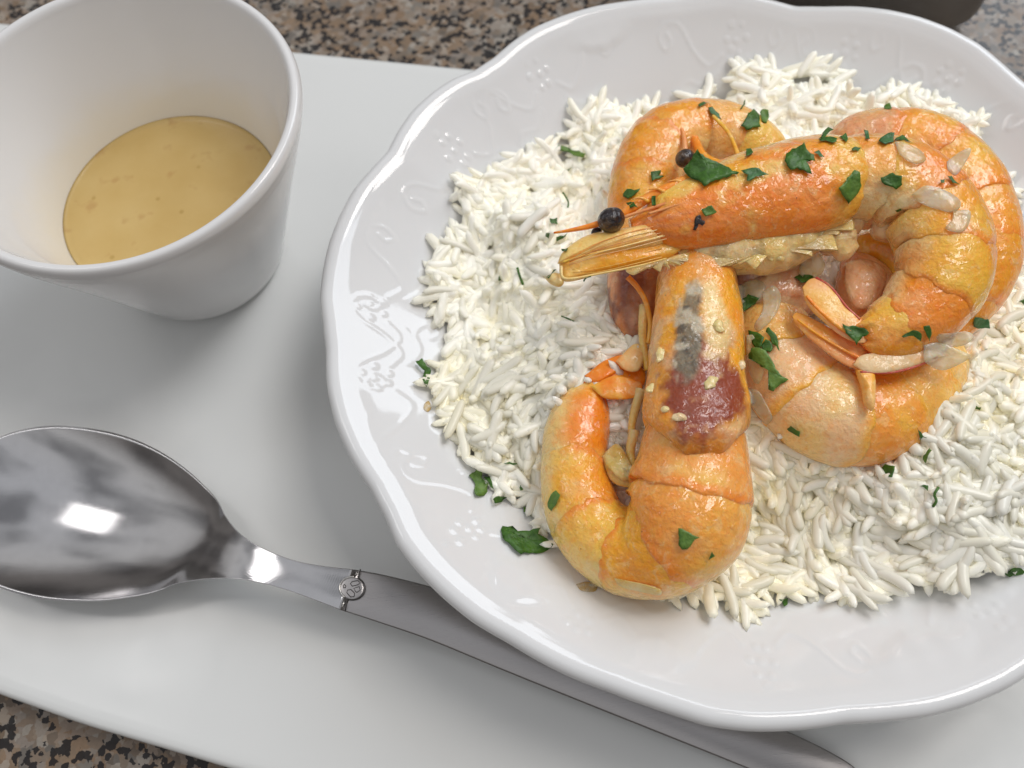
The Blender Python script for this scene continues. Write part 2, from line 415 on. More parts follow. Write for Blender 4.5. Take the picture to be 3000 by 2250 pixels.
c0 = rp.mean(0); n0 = len(V); V += [(c0[0], c0[1], prof[0][1]), (c0[0], c0[1], prof[-1][1])]; lb_ = (len(prof) - 1) * m_
Fc += [(n0, j, (j + 1) % m_)[::-1] for j in range(m_)] + [(n0 + 1, lb_ + (j + 1) % m_, lb_ + j)[::-1] for j in range(m_)]
tray = tag(recentre(mesh('serving_tray', V, [f[::-1] for f in Fc], M_TRAY)), 'large glossy white porcelain tray lying flat on the granite counter', 'tray')

pan = None
pc = at(2115, 47, CZ + .1)
pan = thing('metal_pan', 'dark grey metal pan standing on the counter behind the plate', 'pan', (pc[0] - 9, pc[1] + 9, CZ))
def lathe(prof, cx, cy, n=96):
    V = []; 
    for r, z in prof:
        for j in range(n):
            a = 2 * math.pi * j / n; V.append((cx + r * math.cos(a), cy + r * math.sin(a), z))
    return V, grid_faces(len(prof), n, True, 0, True)
def box_ring(cx, cy, hx, hy, rad, z, ang, n=8):
    P = rounded_polygon([(-hx, -hy), (hx, -hy), (hx, hy), (-hx, hy)], rad, n)
    c_, s_ = math.cos(ang), math.sin(ang)
    return [(cx + p[0] * c_ - p[1] * s_, cy + p[0] * s_ + p[1] * c_, z) for p in P]
def pan_part(spec):
    V = []; n = None
    for ins, z in spec:
        rg = box_ring(pc[0] - 3.2, pc[1] + 5.2, 3.8 - ins, 6 - ins, max(.6, 2.4 - ins), z, math.radians(-7)); n = len(rg); V += rg
    F_ = grid_faces(len(spec), n, True, 0, False)
    F_.append(tuple(range(n))[::-1]); 
    return V, F_, n
V, F_, n = pan_part([(1.1, CZ + .01), (.6, CZ + .02), (.6, CZ + .45), (1.0, CZ + .47)]); F_.append(tuple(range(3 * n, 4 * n)))
mesh('base', V, F_, M_PAN_SHADE, pan, smooth_=False)  # black block: shadow in the gap under the pan, put in as colour
V, F_, n = pan_part([(.9, CZ + .46), (.3, CZ + .5), (.02, CZ + .9), (0, CZ + 1.6), (-.3, CZ + 5.5), (-.5, CZ + 5.6), (-.3, CZ + 5.7), (0, CZ + 5.5), (.5, CZ + 1.5), (1.4, CZ + 1.0)]); F_.append(tuple(range(9 * n, 10 * n)))
mesh('body', V, F_, M_PAN, pan)

# ------------------------------------------------------------------ plate
PX, PY, RZ = 5.415, 9.971, 3.236
outline = {31.4: 9.57, 33.8: 9.61, 39.9: 9.75, 45.0: 9.76, 49.9: 9.71, 54.6: 9.6, 59.3: 9.44, 64.0: 9.24, 68.7: 9.10, 80: 9.36, 90: 9.28, 97: 9.35, 102.4: 9.42, 107.8: 9.45, 113.4: 9.45, 117.6: 9.38, 122.3: 9.25,
           126.6: 9.26, 130.2: 9.42, 134.4: 9.5, 139.2: 9.53, 143.5: 9.47, 147.4: 9.38, 151.4: 9.49, 155.6: 9.62, 160.9: 9.68, 165.5: 9.71, 170.3: 9.70, 174.5: 9.68, 178.4: 9.58,
           182.3: 9.53, 187.9: 9.6, 193.4: 9.6, 198.5: 9.54, 203.8: 9.43, 208.1: 9.46, 211.9: 9.58, 215.7: 9.59, 220.4: 9.57, 225.2: 9.53, 230: 9.43, 234.5: 9.41, 238.1: 9.39, 243.1: 9.35,
           248.0: 9.37, 251.3: 9.41, 254.4: 9.47, 259.0: 9.47, 265.3: 9.41, 269.9: 9.36, 274.5: 9.43, 279.0: 9.52, 283.8: 9.57, 289.0: 9.59, 296: 9.55, 301: 9.42, 308: 9.55, 318: 9.65, 327: 9.5, 331: 9.42,
           338: 9.55, 347: 9.65, 356: 9.5, 361: 9.42, 368: 9.52, 378: 9.6, 386: 9.55}
ka = np.array(sorted(outline)); kr = np.array([outline[a] for a in ka])
def rim_r(deg):
    g = np.linspace(0, 360, 721); d = (g - ka[0]) % 360 + ka[0]
    r = np.interp(d, np.append(ka, ka[0] + 360), np.append(kr, kr[0]))
    kern = np.array([1, 2, 3, 2, 1.]); kern /= kern.sum()
    r2 = np.convolve(np.concatenate([r[-3:-1], r, r[1:3]]), kern, 'same')[2:-2]
    return np.interp(np.asarray(deg) % 360, g, r2)
# profile: (r/R, z)
top_prof = [(0, .72), (.15, .72), (.3, .725), (.42, .75), (.50, .82), (.56, .97), (.62, 1.20), (.70, 1.62), (.78, 2.10), (.85, 2.52), (.90, 2.83), (.935, 3.06), (.955, 3.17)]
lip = [(.968, 3.225), (.980, 3.235), (.990, 3.20), (.9975, 3.13), (1.0, 3.03), (.996, 2.92), (.985, 2.82)]
under = [(.95, 2.62), (.90, 2.30), (.84, 1.92), (.77, 1.50), (.68, 1.02), (.60, .68), (.55, .45), (.535, .25), (.53, .06), (.515, .0), (.495, .0), (.485, .08), (.48, .30), (.30, .34), (0, .34)]
tp = catmull(top_prof, 190); tp[0] = top_prof[0]
NP = 1500
ang = np.linspace(0, 2 * np.pi, NP, endpoint=False)
RR = rim_r(np.degrees(ang))
def ring_pts(rn, z):
    k = 1 + (RR / 9.5 - 1) * smooth(.55, .95, np.array([rn]))[0]
    return np.stack([PX + 9.5 * rn * k * np.cos(ang), PY + 9.5 * rn * k * np.sin(ang), np.full(NP, z) + (RR - 9.5) * .35 * smooth(.7, .97, np.array([rn]))[0]], 1)
tpv = np.array([ring_pts(r, z) for r, z in tp])          # (rows, NP, 3)
# embossed relief on the wall: clusters of beads, leaf shells and trailing scrolls
flat = tpv[20:].reshape(-1, 3)
hgt = np.zeros(len(flat))
pol = np.degrees(np.arctan2(flat[:, 1] - PY, flat[:, 0] - PX)) % 360
prad = np.hypot(flat[:, 0] - PX, flat[:, 1] - PY)
def wall_at(u, v):
    best = None
    for z in np.linspace(.8, 3.1, 60):
        p = at(u, v, z); r = math.hypot(p[0] - PX, p[1] - PY)
        zz = np.interp(r / 9.5, tp[:, 0], tp[:, 1])
        if best is None or abs(zz - z) < best[0]: best = (abs(zz - z), p)
    return best[1]
def bead(p, rad, h):
    global hgt
    near = np.where((np.abs(flat[:, 0] - p[0]) < rad * 1.6) & (np.abs(flat[:, 1] - p[1]) < rad * 1.6))[0]
    d = np.linalg.norm(flat[near, :2] - p[:2], axis=1) / rad
    hgt[near] = np.maximum(hgt[near], h * np.clip(1 - d * d, 0, 1) ** .8)
def ridge(pts, wid, h):
    global hgt
    P = catmull(pts, 14 * len(pts))
    for p in P:
        near = np.where((np.abs(flat[:, 0] - p[0]) < wid * 2) & (np.abs(flat[:, 1] - p[1]) < wid * 2))[0]
        d = np.linalg.norm(flat[near, :2] - p[:2], axis=1) / wid
        hgt[near] = np.maximum(hgt[near], h * np.exp(-d * d))
def pol_pt(deg, rn):
    return np.array([PX + 9.5 * rn * math.cos(math.radians(deg)), PY + 9.5 * rn * math.sin(math.radians(deg)), 0])
rr_ = random.Random(3)
clusters = [(975, 318), (1160, 150), (790, 655), (1245, 1365), (1650, 1440), (1590, 75), (1830, 110), (2060, 150), (800, 815), (1000, 1150), (2150, 1330), (1030, 1005)]
for (u, v) in clusters:
    c = wall_at(u, v)
    a0 = math.degrees(math.atan2(c[1] - PY, c[0] - PX)); r0 = math.hypot(c[0] - PX, c[1] - PY) / 9.5
    rows = [(-.04, 2), (-.012, 3), (.016, 2), (.042, 1)]
    for dr, n in rows:
        for j in range(n):
            aa = a0 + (j - (n - 1) / 2) * 1.75 + rr_.uniform(-.15, .15)
            bead(pol_pt(aa + rr_.uniform(-.3, .3), r0 + dr + rr_.uniform(-.006, .006)), .10 + rr_.uniform(-.02, .015), .014)
    for s_ in (-1, 1):      # scrolls trailing away from the cluster
        pts = [pol_pt(a0 + s_ * q, r0 + w_) for q, w_ in ((2.5, -.05), (5, -.075), (8, -.04), (10.5, .02), (13, .03), (14.5, .0), (13.6, -.03), (12.4, -.015), (12.9, .005))]
        ridge([np.array([p[0], p[1]]) for p in pts], .055, .011)
        pts = [pol_pt(a0 + s_ * q, r0 + w_) for q, w_ in ((3, -.09), (6, -.12), (9.5, -.11), (12, -.14), (10.5, -.165), (9, -.15))]
        ridge([np.array([p[0], p[1]]) for p in pts], .05, .009)
for (u, v, sz) in ((2010, 1430, 1.0), (1420, 1420, .7), (780, 430, .75), (1290, 60, .8), (760, 900, .6), (1110, 1260, .7), (2130, 1250, .7)):       # broad shell leaves pressed in the wall
    c = wall_at(u, v); a0 = math.degrees(math.atan2(c[1] - PY, c[0] - PX)); r0 = math.hypot(c[0] - PX, c[1] - PY) / 9.5
    dx = ((pol - a0 + 180) % 360 - 180) / (8.5 * sz); dy = (prad / 9.5 - r0) / (.085 * sz)
    q = 1 - np.abs(dx) ** 1.3 - np.abs(dy + .35 * dx * dx) ** 1.5
    hgt = np.maximum(hgt, .04 * sz * smooth(0, .55, q) * (1 + .12 * np.cos(dx * 14)))
hgt *= smooth(.0, .06, .945 - prad / rim_r(pol))
# push along the surface normal (inward and up)
full = tpv.copy()
du = np.gradient(full, axis=0); dv = np.roll(full, -1, 1) - np.roll(full, 1, 1)
nrm = np.cross(dv, du); nrm /= np.linalg.norm(nrm, axis=2)[..., None] + 1e-12
nrm *= np.sign(nrm[..., 2:3] + 1e-9)
full[20:] += nrm[20:] * hgt.reshape(full.shape[0] - 20, NP)[..., None]
rows_ = list(full[1:])
for r, z in catmull([top_prof[-1]] + lip + [under[0]], 34)[1:-1]: rows_.append(ring_pts(r, z))
for r, z in catmull(under, 40)[:-1]: rows_.append(ring_pts(r, z))
V = np.concatenate(rows_)
Fc = grid_faces(len(rows_), NP, True)
V = np.vstack([V, [[PX, PY, .72], [PX, PY, .34]]]); nT = len(V) - 2; lastr = (len(rows_) - 1) * NP
Fc += [(nT, j, (j + 1) % NP) for j in range(NP)] + [(nT + 1, lastr + (j + 1) % NP, lastr + j) for j in range(NP)]
plate = mesh('dinner_plate', V, [f for f in Fc], M_PLATE)
tag(recentre(plate), 'deep white porcelain plate with scalloped rim and embossed flowers, holding the rice and prawns', 'plate')
lowres = full[::6, ::12]; nu_, nv_ = lowres.shape[:2]
SURF.append((lowres.reshape(-1, 3).copy(), grid_faces(nu_, nv_, True)))
def plate_z(x_, y_):
    return np.interp(np.hypot(x_ - PX, y_ - PY) / 9.5, tp[:, 0], tp[:, 1])

# ------------------------------------------------------------------ ramekin and sauce
BX, BY = -8.189, 14.79
def lathe_obj(name, prof, cx, cy, mat, parent=None, n=160, cols=None, fine=8):
    P = catmull(prof, len(prof) * fine)
    V = []; 
    a = np.linspace(0, 2 * np.pi, n, endpoint=False)
    for r, z in P: V.append(np.stack([cx + r * np.cos(a), cy + r * np.sin(a), np.full(n, z)], 1))
    V = np.concatenate(V); F_ = grid_faces(len(P), n, True)
    c = None
    if cols: c = np.repeat(np.array([cols(i / (len(P) - 1)) for i in range(len(P))]), n, 0)
    return V, F_, c, P
slope = (3.92 - 2.79) / (5.6 - 2.348)
inner = [(0.01, .42), (1.0, .42), (1.85, .47), (2.05, .62)] + [(2.79 + (z - 2.348) * slope, z) for z in (1.0, 1.6, 2.35, 3.2, 4.2, 5.0, 5.45)]
lipr = [(3.93, 5.62), (3.99, 5.71), (4.07, 5.745), (4.15, 5.72), (4.20, 5.64), (4.215, 5.52)]
outer = [(4.17, 5.35), (4.08, 5.05), (3.82, 4.35), (3.42, 3.3), (3.02, 2.2), (2.68, 1.25), (2.44, .6), (2.34, .30), (2.24, .14), (2.08, .045), (1.9, .01), (1.7, .01), (1.55, .1), (.01, .12)]
pr = inner + lipr + outer
V, F_, c, P = lathe_obj('x', pr, BX, BY, M_RAM, fine=6)
ci = np.array([1.0 if k_ < len(inner) / len(pr) * len(P) else 0.0 for k_ in range(len(P))])
c = np.repeat(np.stack([ci] * 3, 1), 160, 0)
ram = mesh('sauce_cup', V, F_, M_RAM, cols=c)
tag(recentre(ram), 'round white porcelain cup with flared sides standing on the tray, half full of sauce', 'cup')
a = np.linspace(0, 2 * np.pi, 120, endpoint=False); V = [(BX, BY, 2.345)]
prs = [(.7, 2.345), (1.5, 2.345), (2.3, 2.348), (2.65, 2.352), (2.755, 2.375), (2.80, 2.42), (2.79, 2.2), (2.3, 1.0), (.02, .6)]
for r, z in prs: V += [(BX + r * math.cos(q), BY + r * math.sin(q), z) for q in a]
F_ = grid_faces(len(prs), 120, True, 1) + [(0, 1 + j, 1 + (j + 1) % 120) for j in range(120)]
F_.append(tuple(1 + (len(prs) - 1) * 120 + j for j in range(120)))
# keep the sauce just inside the wall
V = np.array(V); rr0 = np.hypot(V[:, 0] - BX, V[:, 1] - BY); lim = 2.79 + (V[:, 2] - 2.348) * slope - .004
k_ = np.where(rr0 > lim, lim / np.maximum(rr0, 1e-6), 1); V[:, 0] = BX + (V[:, 0] - BX) * k_; V[:, 1] = BY + (V[:, 1] - BY) * k_
sauce = mesh('cream_sauce', V, F_, M_SAUCE)
tag(recentre(sauce), 'pool of yellow cream sauce inside the white cup', 'sauce')

def fin(name, pts, z, mat, parent, th=.05, col=None, col2=None, cup=.12, seed=0, zs=None, flat_=False):
    """a thin curved blade outlined in photo units; z in cm (or one per point)"""
    pts = np.array(pts, float); m = len(pts)
    P = catmull(np.vstack([pts, pts[:1]]), m * 6)[:-1]
    zz = np.full(len(P), z) if zs is None else np.interp(np.linspace(0, m, len(P), endpoint=False), np.arange(m + 1), list(zs) + [zs[0]])
    W = np.array([at(a[0], a[1], b) for a, b in zip(P, zz)]); c = W.mean(0)
    V, rings = [], [1.0, .97, .85, .65, .4, .18]
    for sgn in (1, -1):
        for k2, r in enumerate(rings):
            if sgn == -1 and k2 == 0: continue
            q = c + (W - c) * r; q = q.copy(); q[:, 2] += cup * (1 - r * r) + sgn * th * min(1, (1 - r) * 20)
            V.append(q)
    n = len(W); top = V[:6]; bot = [V[0]] + V[6:]
    allV = np.concatenate(V + [c[None] + [0, 0, cup + th], c[None] + [0, 0, cup - th]])
    F_ = grid_faces(6, n, True)
    off = 6 * n
    for j in range(n): F_.append((j, (j + 1) % n, off + (j + 1) % n, off + j))
    F_ += grid_faces(5, n, True, off, True)
    ct, cb = len(allV) - 2, len(allV) - 1
    F_ += [(5 * n + j, ct, 5 * n + (j + 1) % n) for j in range(n)] + [(off + 4 * n + (j + 1) % n, cb, off + 4 * n + j) for j in range(n)]
    allV[:, 2] += (fbm(allV, 2.2, seed, 2) - .5) * (.0 if flat_ else .09)
    nz = fbm(allV, 1.6, seed + 5, 3)
    cols = None if flat_ else mix(col, col2, smooth(.40, .66, nz))
    return mesh(name, allV, F_, mat, parent, cols=cols, surf=True)
# ------------------------------------------------------------------ spoon
def strip(sections, mat, name, parent, thick=.13, nu=33, dome=None, caps=True):
    """sections: list of (centre xyz, half width cm, side dir xy, concavity depth)"""
    V = []; n = nu * 2
    for C_, hw, sd, dep in sections:
        u = np.linspace(-1, 1, nu)
        uu = np.sign(u) * np.abs(u) ** .9
        zt = -dep * (1 - np.abs(uu) ** 2.2)
        top = np.stack([C_[0] + sd[0] * hw * uu, C_[1] + sd[1] * hw * uu, C_[2] + zt], 1)
        edge = np.clip(1 - np.abs(uu) ** 6, .25, 1)
        bot = top.copy(); bot[:, 2] -= thick * edge; bot[:, :2] = np.stack([C_[0] + sd[0] * hw * uu * .985, C_[1] + sd[1] * hw * uu * .985], 1)
        V.append(np.vstack([top, bot[::-1]]))
    F_ = grid_faces(len(V), n, True, 0, True)
    if caps: F_ += [tuple(range(n)), tuple(range((len(V) - 1) * n, len(V) * n))[::-1]]
    return mesh(name, np.concatenate(V), F_, mat, parent)
# stations: u, v, half width (photo units, across), z of rim line, bowl depth
st = [(-118, 1040, 6, .98, .0), (-104, 1045, 62, .97, .04), (-80, 1053, 104, .96, .16), (-30, 1065, 146, .95, .42), (40, 1080, 176, .94, .66), (120, 1097, 188, .94, .80), (200, 1113, 186, .94, .80), (280, 1132, 170, .95, .70),
      (350, 1150, 143, .97, .54), (405, 1166, 112, 1.0, .38), (445, 1182, 80, 1.07, .24), (482, 1196, 58, 1.15, .12), (525, 1210, 42, 1.23, .04), (575, 1226, 34, 1.28, .0), (630, 1243, 32, 1.28, -.02),
      (690, 1259, 37, 1.25, -.03), (752, 1274, 45, 1.20, -.04)]
sth = [(752, 1274, 45, 1.20, -.05), (830, 1294, 50, 1.13, -.07), (950, 1331, 54, 1.02, -.09), (1100, 1392, 55, .89, -.11), (1250, 1453, 55, .74, -.12), (1400, 1513, 55, .62, -.12),
       (1550, 1574, 54, .48, -.11), (1680, 1628, 52, .34, -.10), (1770, 1664, 46, .25, -.08), (1830, 1688, 36, .19, -.05), (1862, 1701, 20, .16, -.03), (1870, 1704, 4, .15, 0)]
def sections(st, n):
    P = catmull(st, n); out = []
    C3 = np.array([at(p[0], p[1], p[3]) for p in P]); T = np.gradient(C3, axis=0)
    for p, C_, t in zip(P, C3, T):
        sd = np.array([-t[1], t[0]]); sd /= np.linalg.norm(sd)
        out.append((C_, max(.02, p[2] * scale_at(C_)), sd, p[4]))
    return out
so = at(600, 1230, 0); spoon = thing('spoon', 'stainless steel spoon lying on the tray with its handle under the plate', 'spoon', so)
secb = sections(st, 110); sech = sections(sth, 60)
strip(secb, M_POL, 'bowl', spoon, thick=.11, nu=49)
M_POL.node_tree.nodes['Mapping']
strip(sech, M_BRU, 'handle', spoon, thick=.20, nu=25)
def tube_pts(P, rad, nv=8, closed=False):
    P = np.asarray(P, float); V = []
    for i in range(len(P)):
        t = P[(i + 1) % len(P)] - P[i - 1] if closed else P[min(i + 1, len(P) - 1)] - P[max(i - 1, 0)]
        t /= np.linalg.norm(t) + 1e-9; s_ = np.cross(t, (0, 0, 1)); s_ /= np.linalg.norm(s_) + 1e-9; n_ = np.cross(s_, t)
        r = rad[i] if hasattr(rad, '__len__') else rad
        for k2 in range(nv):
            a_ = 2 * math.pi * k2 / nv; V.append(P[i] + r * (math.cos(a_) * s_ + math.sin(a_) * n_))
    n = len(P); F_ = grid_faces(n, nv, True)
    if closed: F_ += [((n - 1) * nv + j, j, (j + 1) % nv, (n - 1) * nv + (j + 1) % nv) for j in range(nv)]
    else: F_ += [tuple(range(nv)), tuple(range((n - 1) * nv, n * nv))[::-1]]
    return V, F_
def J(*lst):
    V, F_ = [], []
    for v, f in lst:
        o_ = len(V); V += [tuple(q) for q in v]; F_ += [tuple(i + o_ for i in t) for t in f]
    return V, F_
def emb(X, Y): return (900 + X * 300 / 2212) / K, (1650 + Y * 300 / 2212) / K     # close-up of the stamp
EZ = 1.262
def ep(lst, z=EZ): return [at(*emb(*q), z) for q in lst]
emblem = []
ecx, ecy = 965, 540
ring = [(ecx + 285 * math.cos(t), ecy + 255 * math.sin(t)) for t in np.linspace(-1.0, 1.9, 26)]
ring2 = [(ecx + 262 * math.cos(t), ecy + 245 * math.sin(t)) for t in np.linspace(2.2, 4.9, 26)]
e1 = J(tube_pts(ep(ring), .012), tube_pts(ep([(1150, 130), (1125, 230), (1100, 320)]), .014), tube_pts(ep([(890, 790), (850, 900), (820, 1040)]), .014))
em = mesh('emblem', *e1, M_GROOVE, spoon)
fin('disc', [at_uv for at_uv in [emb(ecx + 262 * math.cos(t), ecy + 242 * math.sin(t)) for t in np.linspace(0, 2 * np.pi, 14, endpoint=False)]], EZ - .012, M_BRU, em, .012, cup=.004, flat_=True)
def hexa(l): return tube_pts(np.array(ep(l, EZ + .002)), .012, 6, True)
petals = [[(930, 440), (970, 400), (1090, 375), (1145, 420), (1100, 465), (975, 495)], [(1005, 545), (1120, 505), (1145, 580), (1075, 630), (1045, 615)], [(870, 580), (945, 570), (1025, 650), (1015, 720), (940, 730), (855, 640)],
          [(775, 490), (800, 455), (838, 490), (820, 530), (785, 530)]]
for p_ in petals: mesh('petal', *hexa(p_), M_GROOVE, em)
mesh('stamped_edge', *J(tube_pts(ep(ring2, EZ), .024), tube_pts(ep([(1090, 190), (1040, 265)], EZ - .005), .022), tube_pts(ep([(815, 800), (750, 960)], EZ - .008), .026)), M_BRIGHT, em)

# ------------------------------------------------------------------ prawns
OR = np.array((.98, .25, .003)); OY = np.array((.98, .43, .008)); YE = np.array((.96, .58, .07)); CR = np.array((.93, .70, .31)); PK = np.array((.85, .42, .22))
PW = np.array((.93, .66, .38)); RD = np.array((.58, .09, .02)); MA = np.array((.17, .022, .022)); BR = np.array((.30, .12, .07)); GY = np.array((.20, .18, .125)); BL = np.array((.02, .015, .015))

class Path:
    """centre line of a body: control rows (u, v, z, half width in photo units)"""
    def __init__(self, rows, n=240):
        P = catmull(rows, n); self.C = np.array([at(p[0], p[1], p[2]) for p in P])
        self.R = np.array([max(1, p[3]) * scale_at(c) for p, c in zip(P, self.C)])
        C2 = self.C.copy()
        self.L = np.concatenate([[0], np.cumsum(np.linalg.norm(np.diff(C2, axis=0), axis=1))]); self.L /= self.L[-1]
        T = np.gradient(self.C, self.L, axis=0)
        for _ in range(6): T[1:-1] = (T[:-2] + 2 * T[1:-1] + T[2:]) / 4
        self.T = T / np.linalg.norm(T, axis=1)[:, None]
    def get(self, s):
        s = np.clip(s, 0, 1)
        g = lambda A: np.stack([np.interp(s, self.L, A[:, k]) for k in range(3)], -1)
        return g(self.C), np.interp(s, self.L, self.R), g(self.T)
    def len(self): return float(np.linalg.norm(np.diff(self.C, axis=0), axis=1).sum())

k_bow = .16
def sweep(path, s0, s1, rfun, nS=44, nV=84, flat=1.0, seed=0, rough=.03, cfun=None, zoff=0.0, bow=0.0, wobble=.42):
    s = np.linspace(s0, s1, nS); C_, R_, T_ = path.get(s); t = (s - s0) / (s1 - s0)
    sd = np.cross(T_, (0, 0, 1)); sd /= np.linalg.norm(sd, axis=1)[:, None]; N_ = np.cross(sd, T_)
    rf = rfun(t) * R_
    th = np.linspace(0, 2 * np.pi, nV, endpoint=False)
    d = np.cos(th)[None, :, None] * N_[:, None] * flat + np.sin(th)[None, :, None] * sd[:, None]
    base = C_[:, None] + d * rf[:, None, None]; base[..., 2] += zoff
    if bow == 0 and k_bow: bow = k_bow
    if bow: base = base - T_[:, None] * (bow * smooth(.45, 1, t)[:, None] * (np.abs(np.sin(th)) ** 3)[None])[..., None]
    wob = (fbm(np.stack([np.cos(th) * 1.4, np.sin(th) * 1.4, np.full(nV, seed * .37)], 1), 1.6, seed + 3, 3) - .5) * wobble
    base = base + T_[:, None] * (smooth(.5, 1, t)[:, None] * wob[None])[..., None]
    P = base.reshape(-1, 3)
    dn = ((fbm(P, .9, seed, 3) - .5) * 2 * rough + (fbm(P, 3.0, seed + 9, 2) - .5) * rough * .8)
    P = P + (d * rf[:, None, None]).reshape(-1, 3) * dn[:, None]
    TT = np.repeat(t, nV); TH = np.tile(th, nS)
    col = cfun(TT, TH, P, np.repeat(s, nV)) if cfun else None
    F_ = grid_faces(nS, nV, True, 0, True)
    F_ += [tuple(range(nV))[::-1], tuple(range((nS - 1) * nV, nS * nV))]
    F_ = [f[::-1] for f in F_]
    return P, F_, col
def barrel(front=.92, rear=.93, fw_=.12, rw=.05, bulge=.03, flare=.025):
    def f(t):
        a = front + (1 - front) * smooth(0, fw_, t)
        b = rear + (1 - rear) * np.sqrt(np.clip((1 - t) / rw, 0, 1) * (2 - np.clip((1 - t) / rw, 0, 1)))
        return a * b * (1 + bulge * np.sin(np.pi * t) + flare * smooth(.55, .95, t))
    return f
def shellcol(dors=1, seed=0, base=OY, ventral=CR, edge=OR, amount=1.0, hot=.55, up=.0, pale=.25):
    """dors: +1 / -1 which side of the sweep (sin th) is the back; up: how far the back turns to the sky"""
    def f(t, th, P, s):
        w_ = (dors * np.sin(th) * (1 - up) + np.cos(th) * up)
        nz = fbm(P, 1.1, seed, 4); n2 = fbm(P, .8, seed + 31, 3); n3 = fbm(P, 2.6, seed + 77, 3)
        c = mix(ventral, base, smooth(-.55, .15, w_ + (nz - .5) * 1.1))
        c = mix(c, OR, hot * smooth(.45, .72, n2 + .18 * w_))
        c = mix(c, PW, pale * smooth(.55, .75, n3) * smooth(.9, .0, w_))
        c = mix(c, YE, .55 * smooth(.52, .70, 1 - n2) * amount)
        c = mix(c, edge, .92 * smooth(.80, .95, t + (n3 - .5) * .10) * smooth(-.5, .3, w_ + (n3 - .5)))
        return c
    return f
def blob(name, u, v, z, ru, rv, rz, mat, parent, col, col2=None, ang=0, seed=0, lump=.25, res=22, surf=True):
    c = at(u, v, z); k_ = scale_at(c); a = np.linspace(0, np.pi, res); b = np.linspace(0, 2 * np.pi, res * 2, endpoint=False)
    A, B_ = np.meshgrid(a, b, indexing='ij'); d = np.stack([np.sin(A) * np.cos(B_), np.sin(A) * np.sin(B_), np.cos(A)], -1).reshape(-1, 3)
    q = d * np.array([ru * k_, rv * k_, rz]); ca_, sa_ = math.cos(ang), math.sin(ang)
    q = np.stack([q[:, 0] * ca_ - q[:, 1] * sa_, q[:, 0] * sa_ + q[:, 1] * ca_, q[:, 2]], 1)
    nz = fbm(q + seed * 3.1, 1.2 / max(.15, ru * k_), seed, 3)
    q = q * (1 + (nz - .5)[:, None] * 2 * lump) + c
    cols = mix(col, col2 if col2 is not None else col, smooth(.4, .6, fbm(q, 2.0, seed + 3, 3)))
    return mesh(name, q, grid_faces(res, res * 2, True), mat, parent, cols=cols, surf=surf)
def feeler(name, pts, r0, r1, mat, parent, c0, c1, n=40):
    P = catmull(pts, n); W = np.array([at(p[0], p[1], p[2]) for p in P]); r = np.linspace(r0, r1, n)
    V, F_ = tube_pts(W, r, 8); t = np.repeat(np.linspace(0, 1, n), 8)
    return mesh(name, V, F_, mat, parent, cols=mix(c0, c1, t), surf=True)
def eye(u, v, z, r, parent, seed=0):
    return blob('eye', u, v, z, r, r * .88, r * scale_at(at(u, v, z)) * .95, M_EYE, parent, BL, BR, .3, seed, .05, 20)
GP = 'whole cooked prawns heaped on the rice'

# --- prawn in front, its dark head pointing away and its body curled to the left
p1 = thing('prawn', 'front prawn with maroon and black head shell, body curled into a U to the left', 'prawn', at(1480, 1100, 1.6), GP)
A1 = Path([(1500, 920, 3.35, 104), (1498, 990, 3.35, 116), (1490, 1060, 3.3, 128), (1476, 1120, 3.2, 134), (1432, 1172, 2.95, 118), (1362, 1192, 2.65, 96), (1296, 1158, 2.5, 86), (1256, 1095, 2.5, 80), (1240, 1010, 2.55, 71), (1248, 930, 2.6, 68), (1272, 865, 2.65, 54), (1296, 826, 2.65, 34)])
cuts = [0, .205, .345, .47, .60, .76, 1.0]
for k in range(6):
    up_ = [.95, .85, .6, .35, .2, .1][k]
    cf = shellcol(1, 100 + k, base=[mix(OY, PW, .3), mix(OY, PW, .18), OY, mix(OY, YE, .3), OY, mix(OR, OY, .4)][k], ventral=mix(CR, YE, .3), hot=[.55, .55, .5, .35, .7, .9][k], up=up_)
    rf = barrel() if k < 5 else barrel(rear=.45, rw=.4)
    P, F_, c = sweep(A1, max(0, cuts[k] - .03), min(1, cuts[k + 1] + .012), rf, cfun=cf, seed=40 + k, rough=.028, flat=.88)
    mesh('shell_segment', P, F_, M_SHELL, p1, cols=c, surf=True)
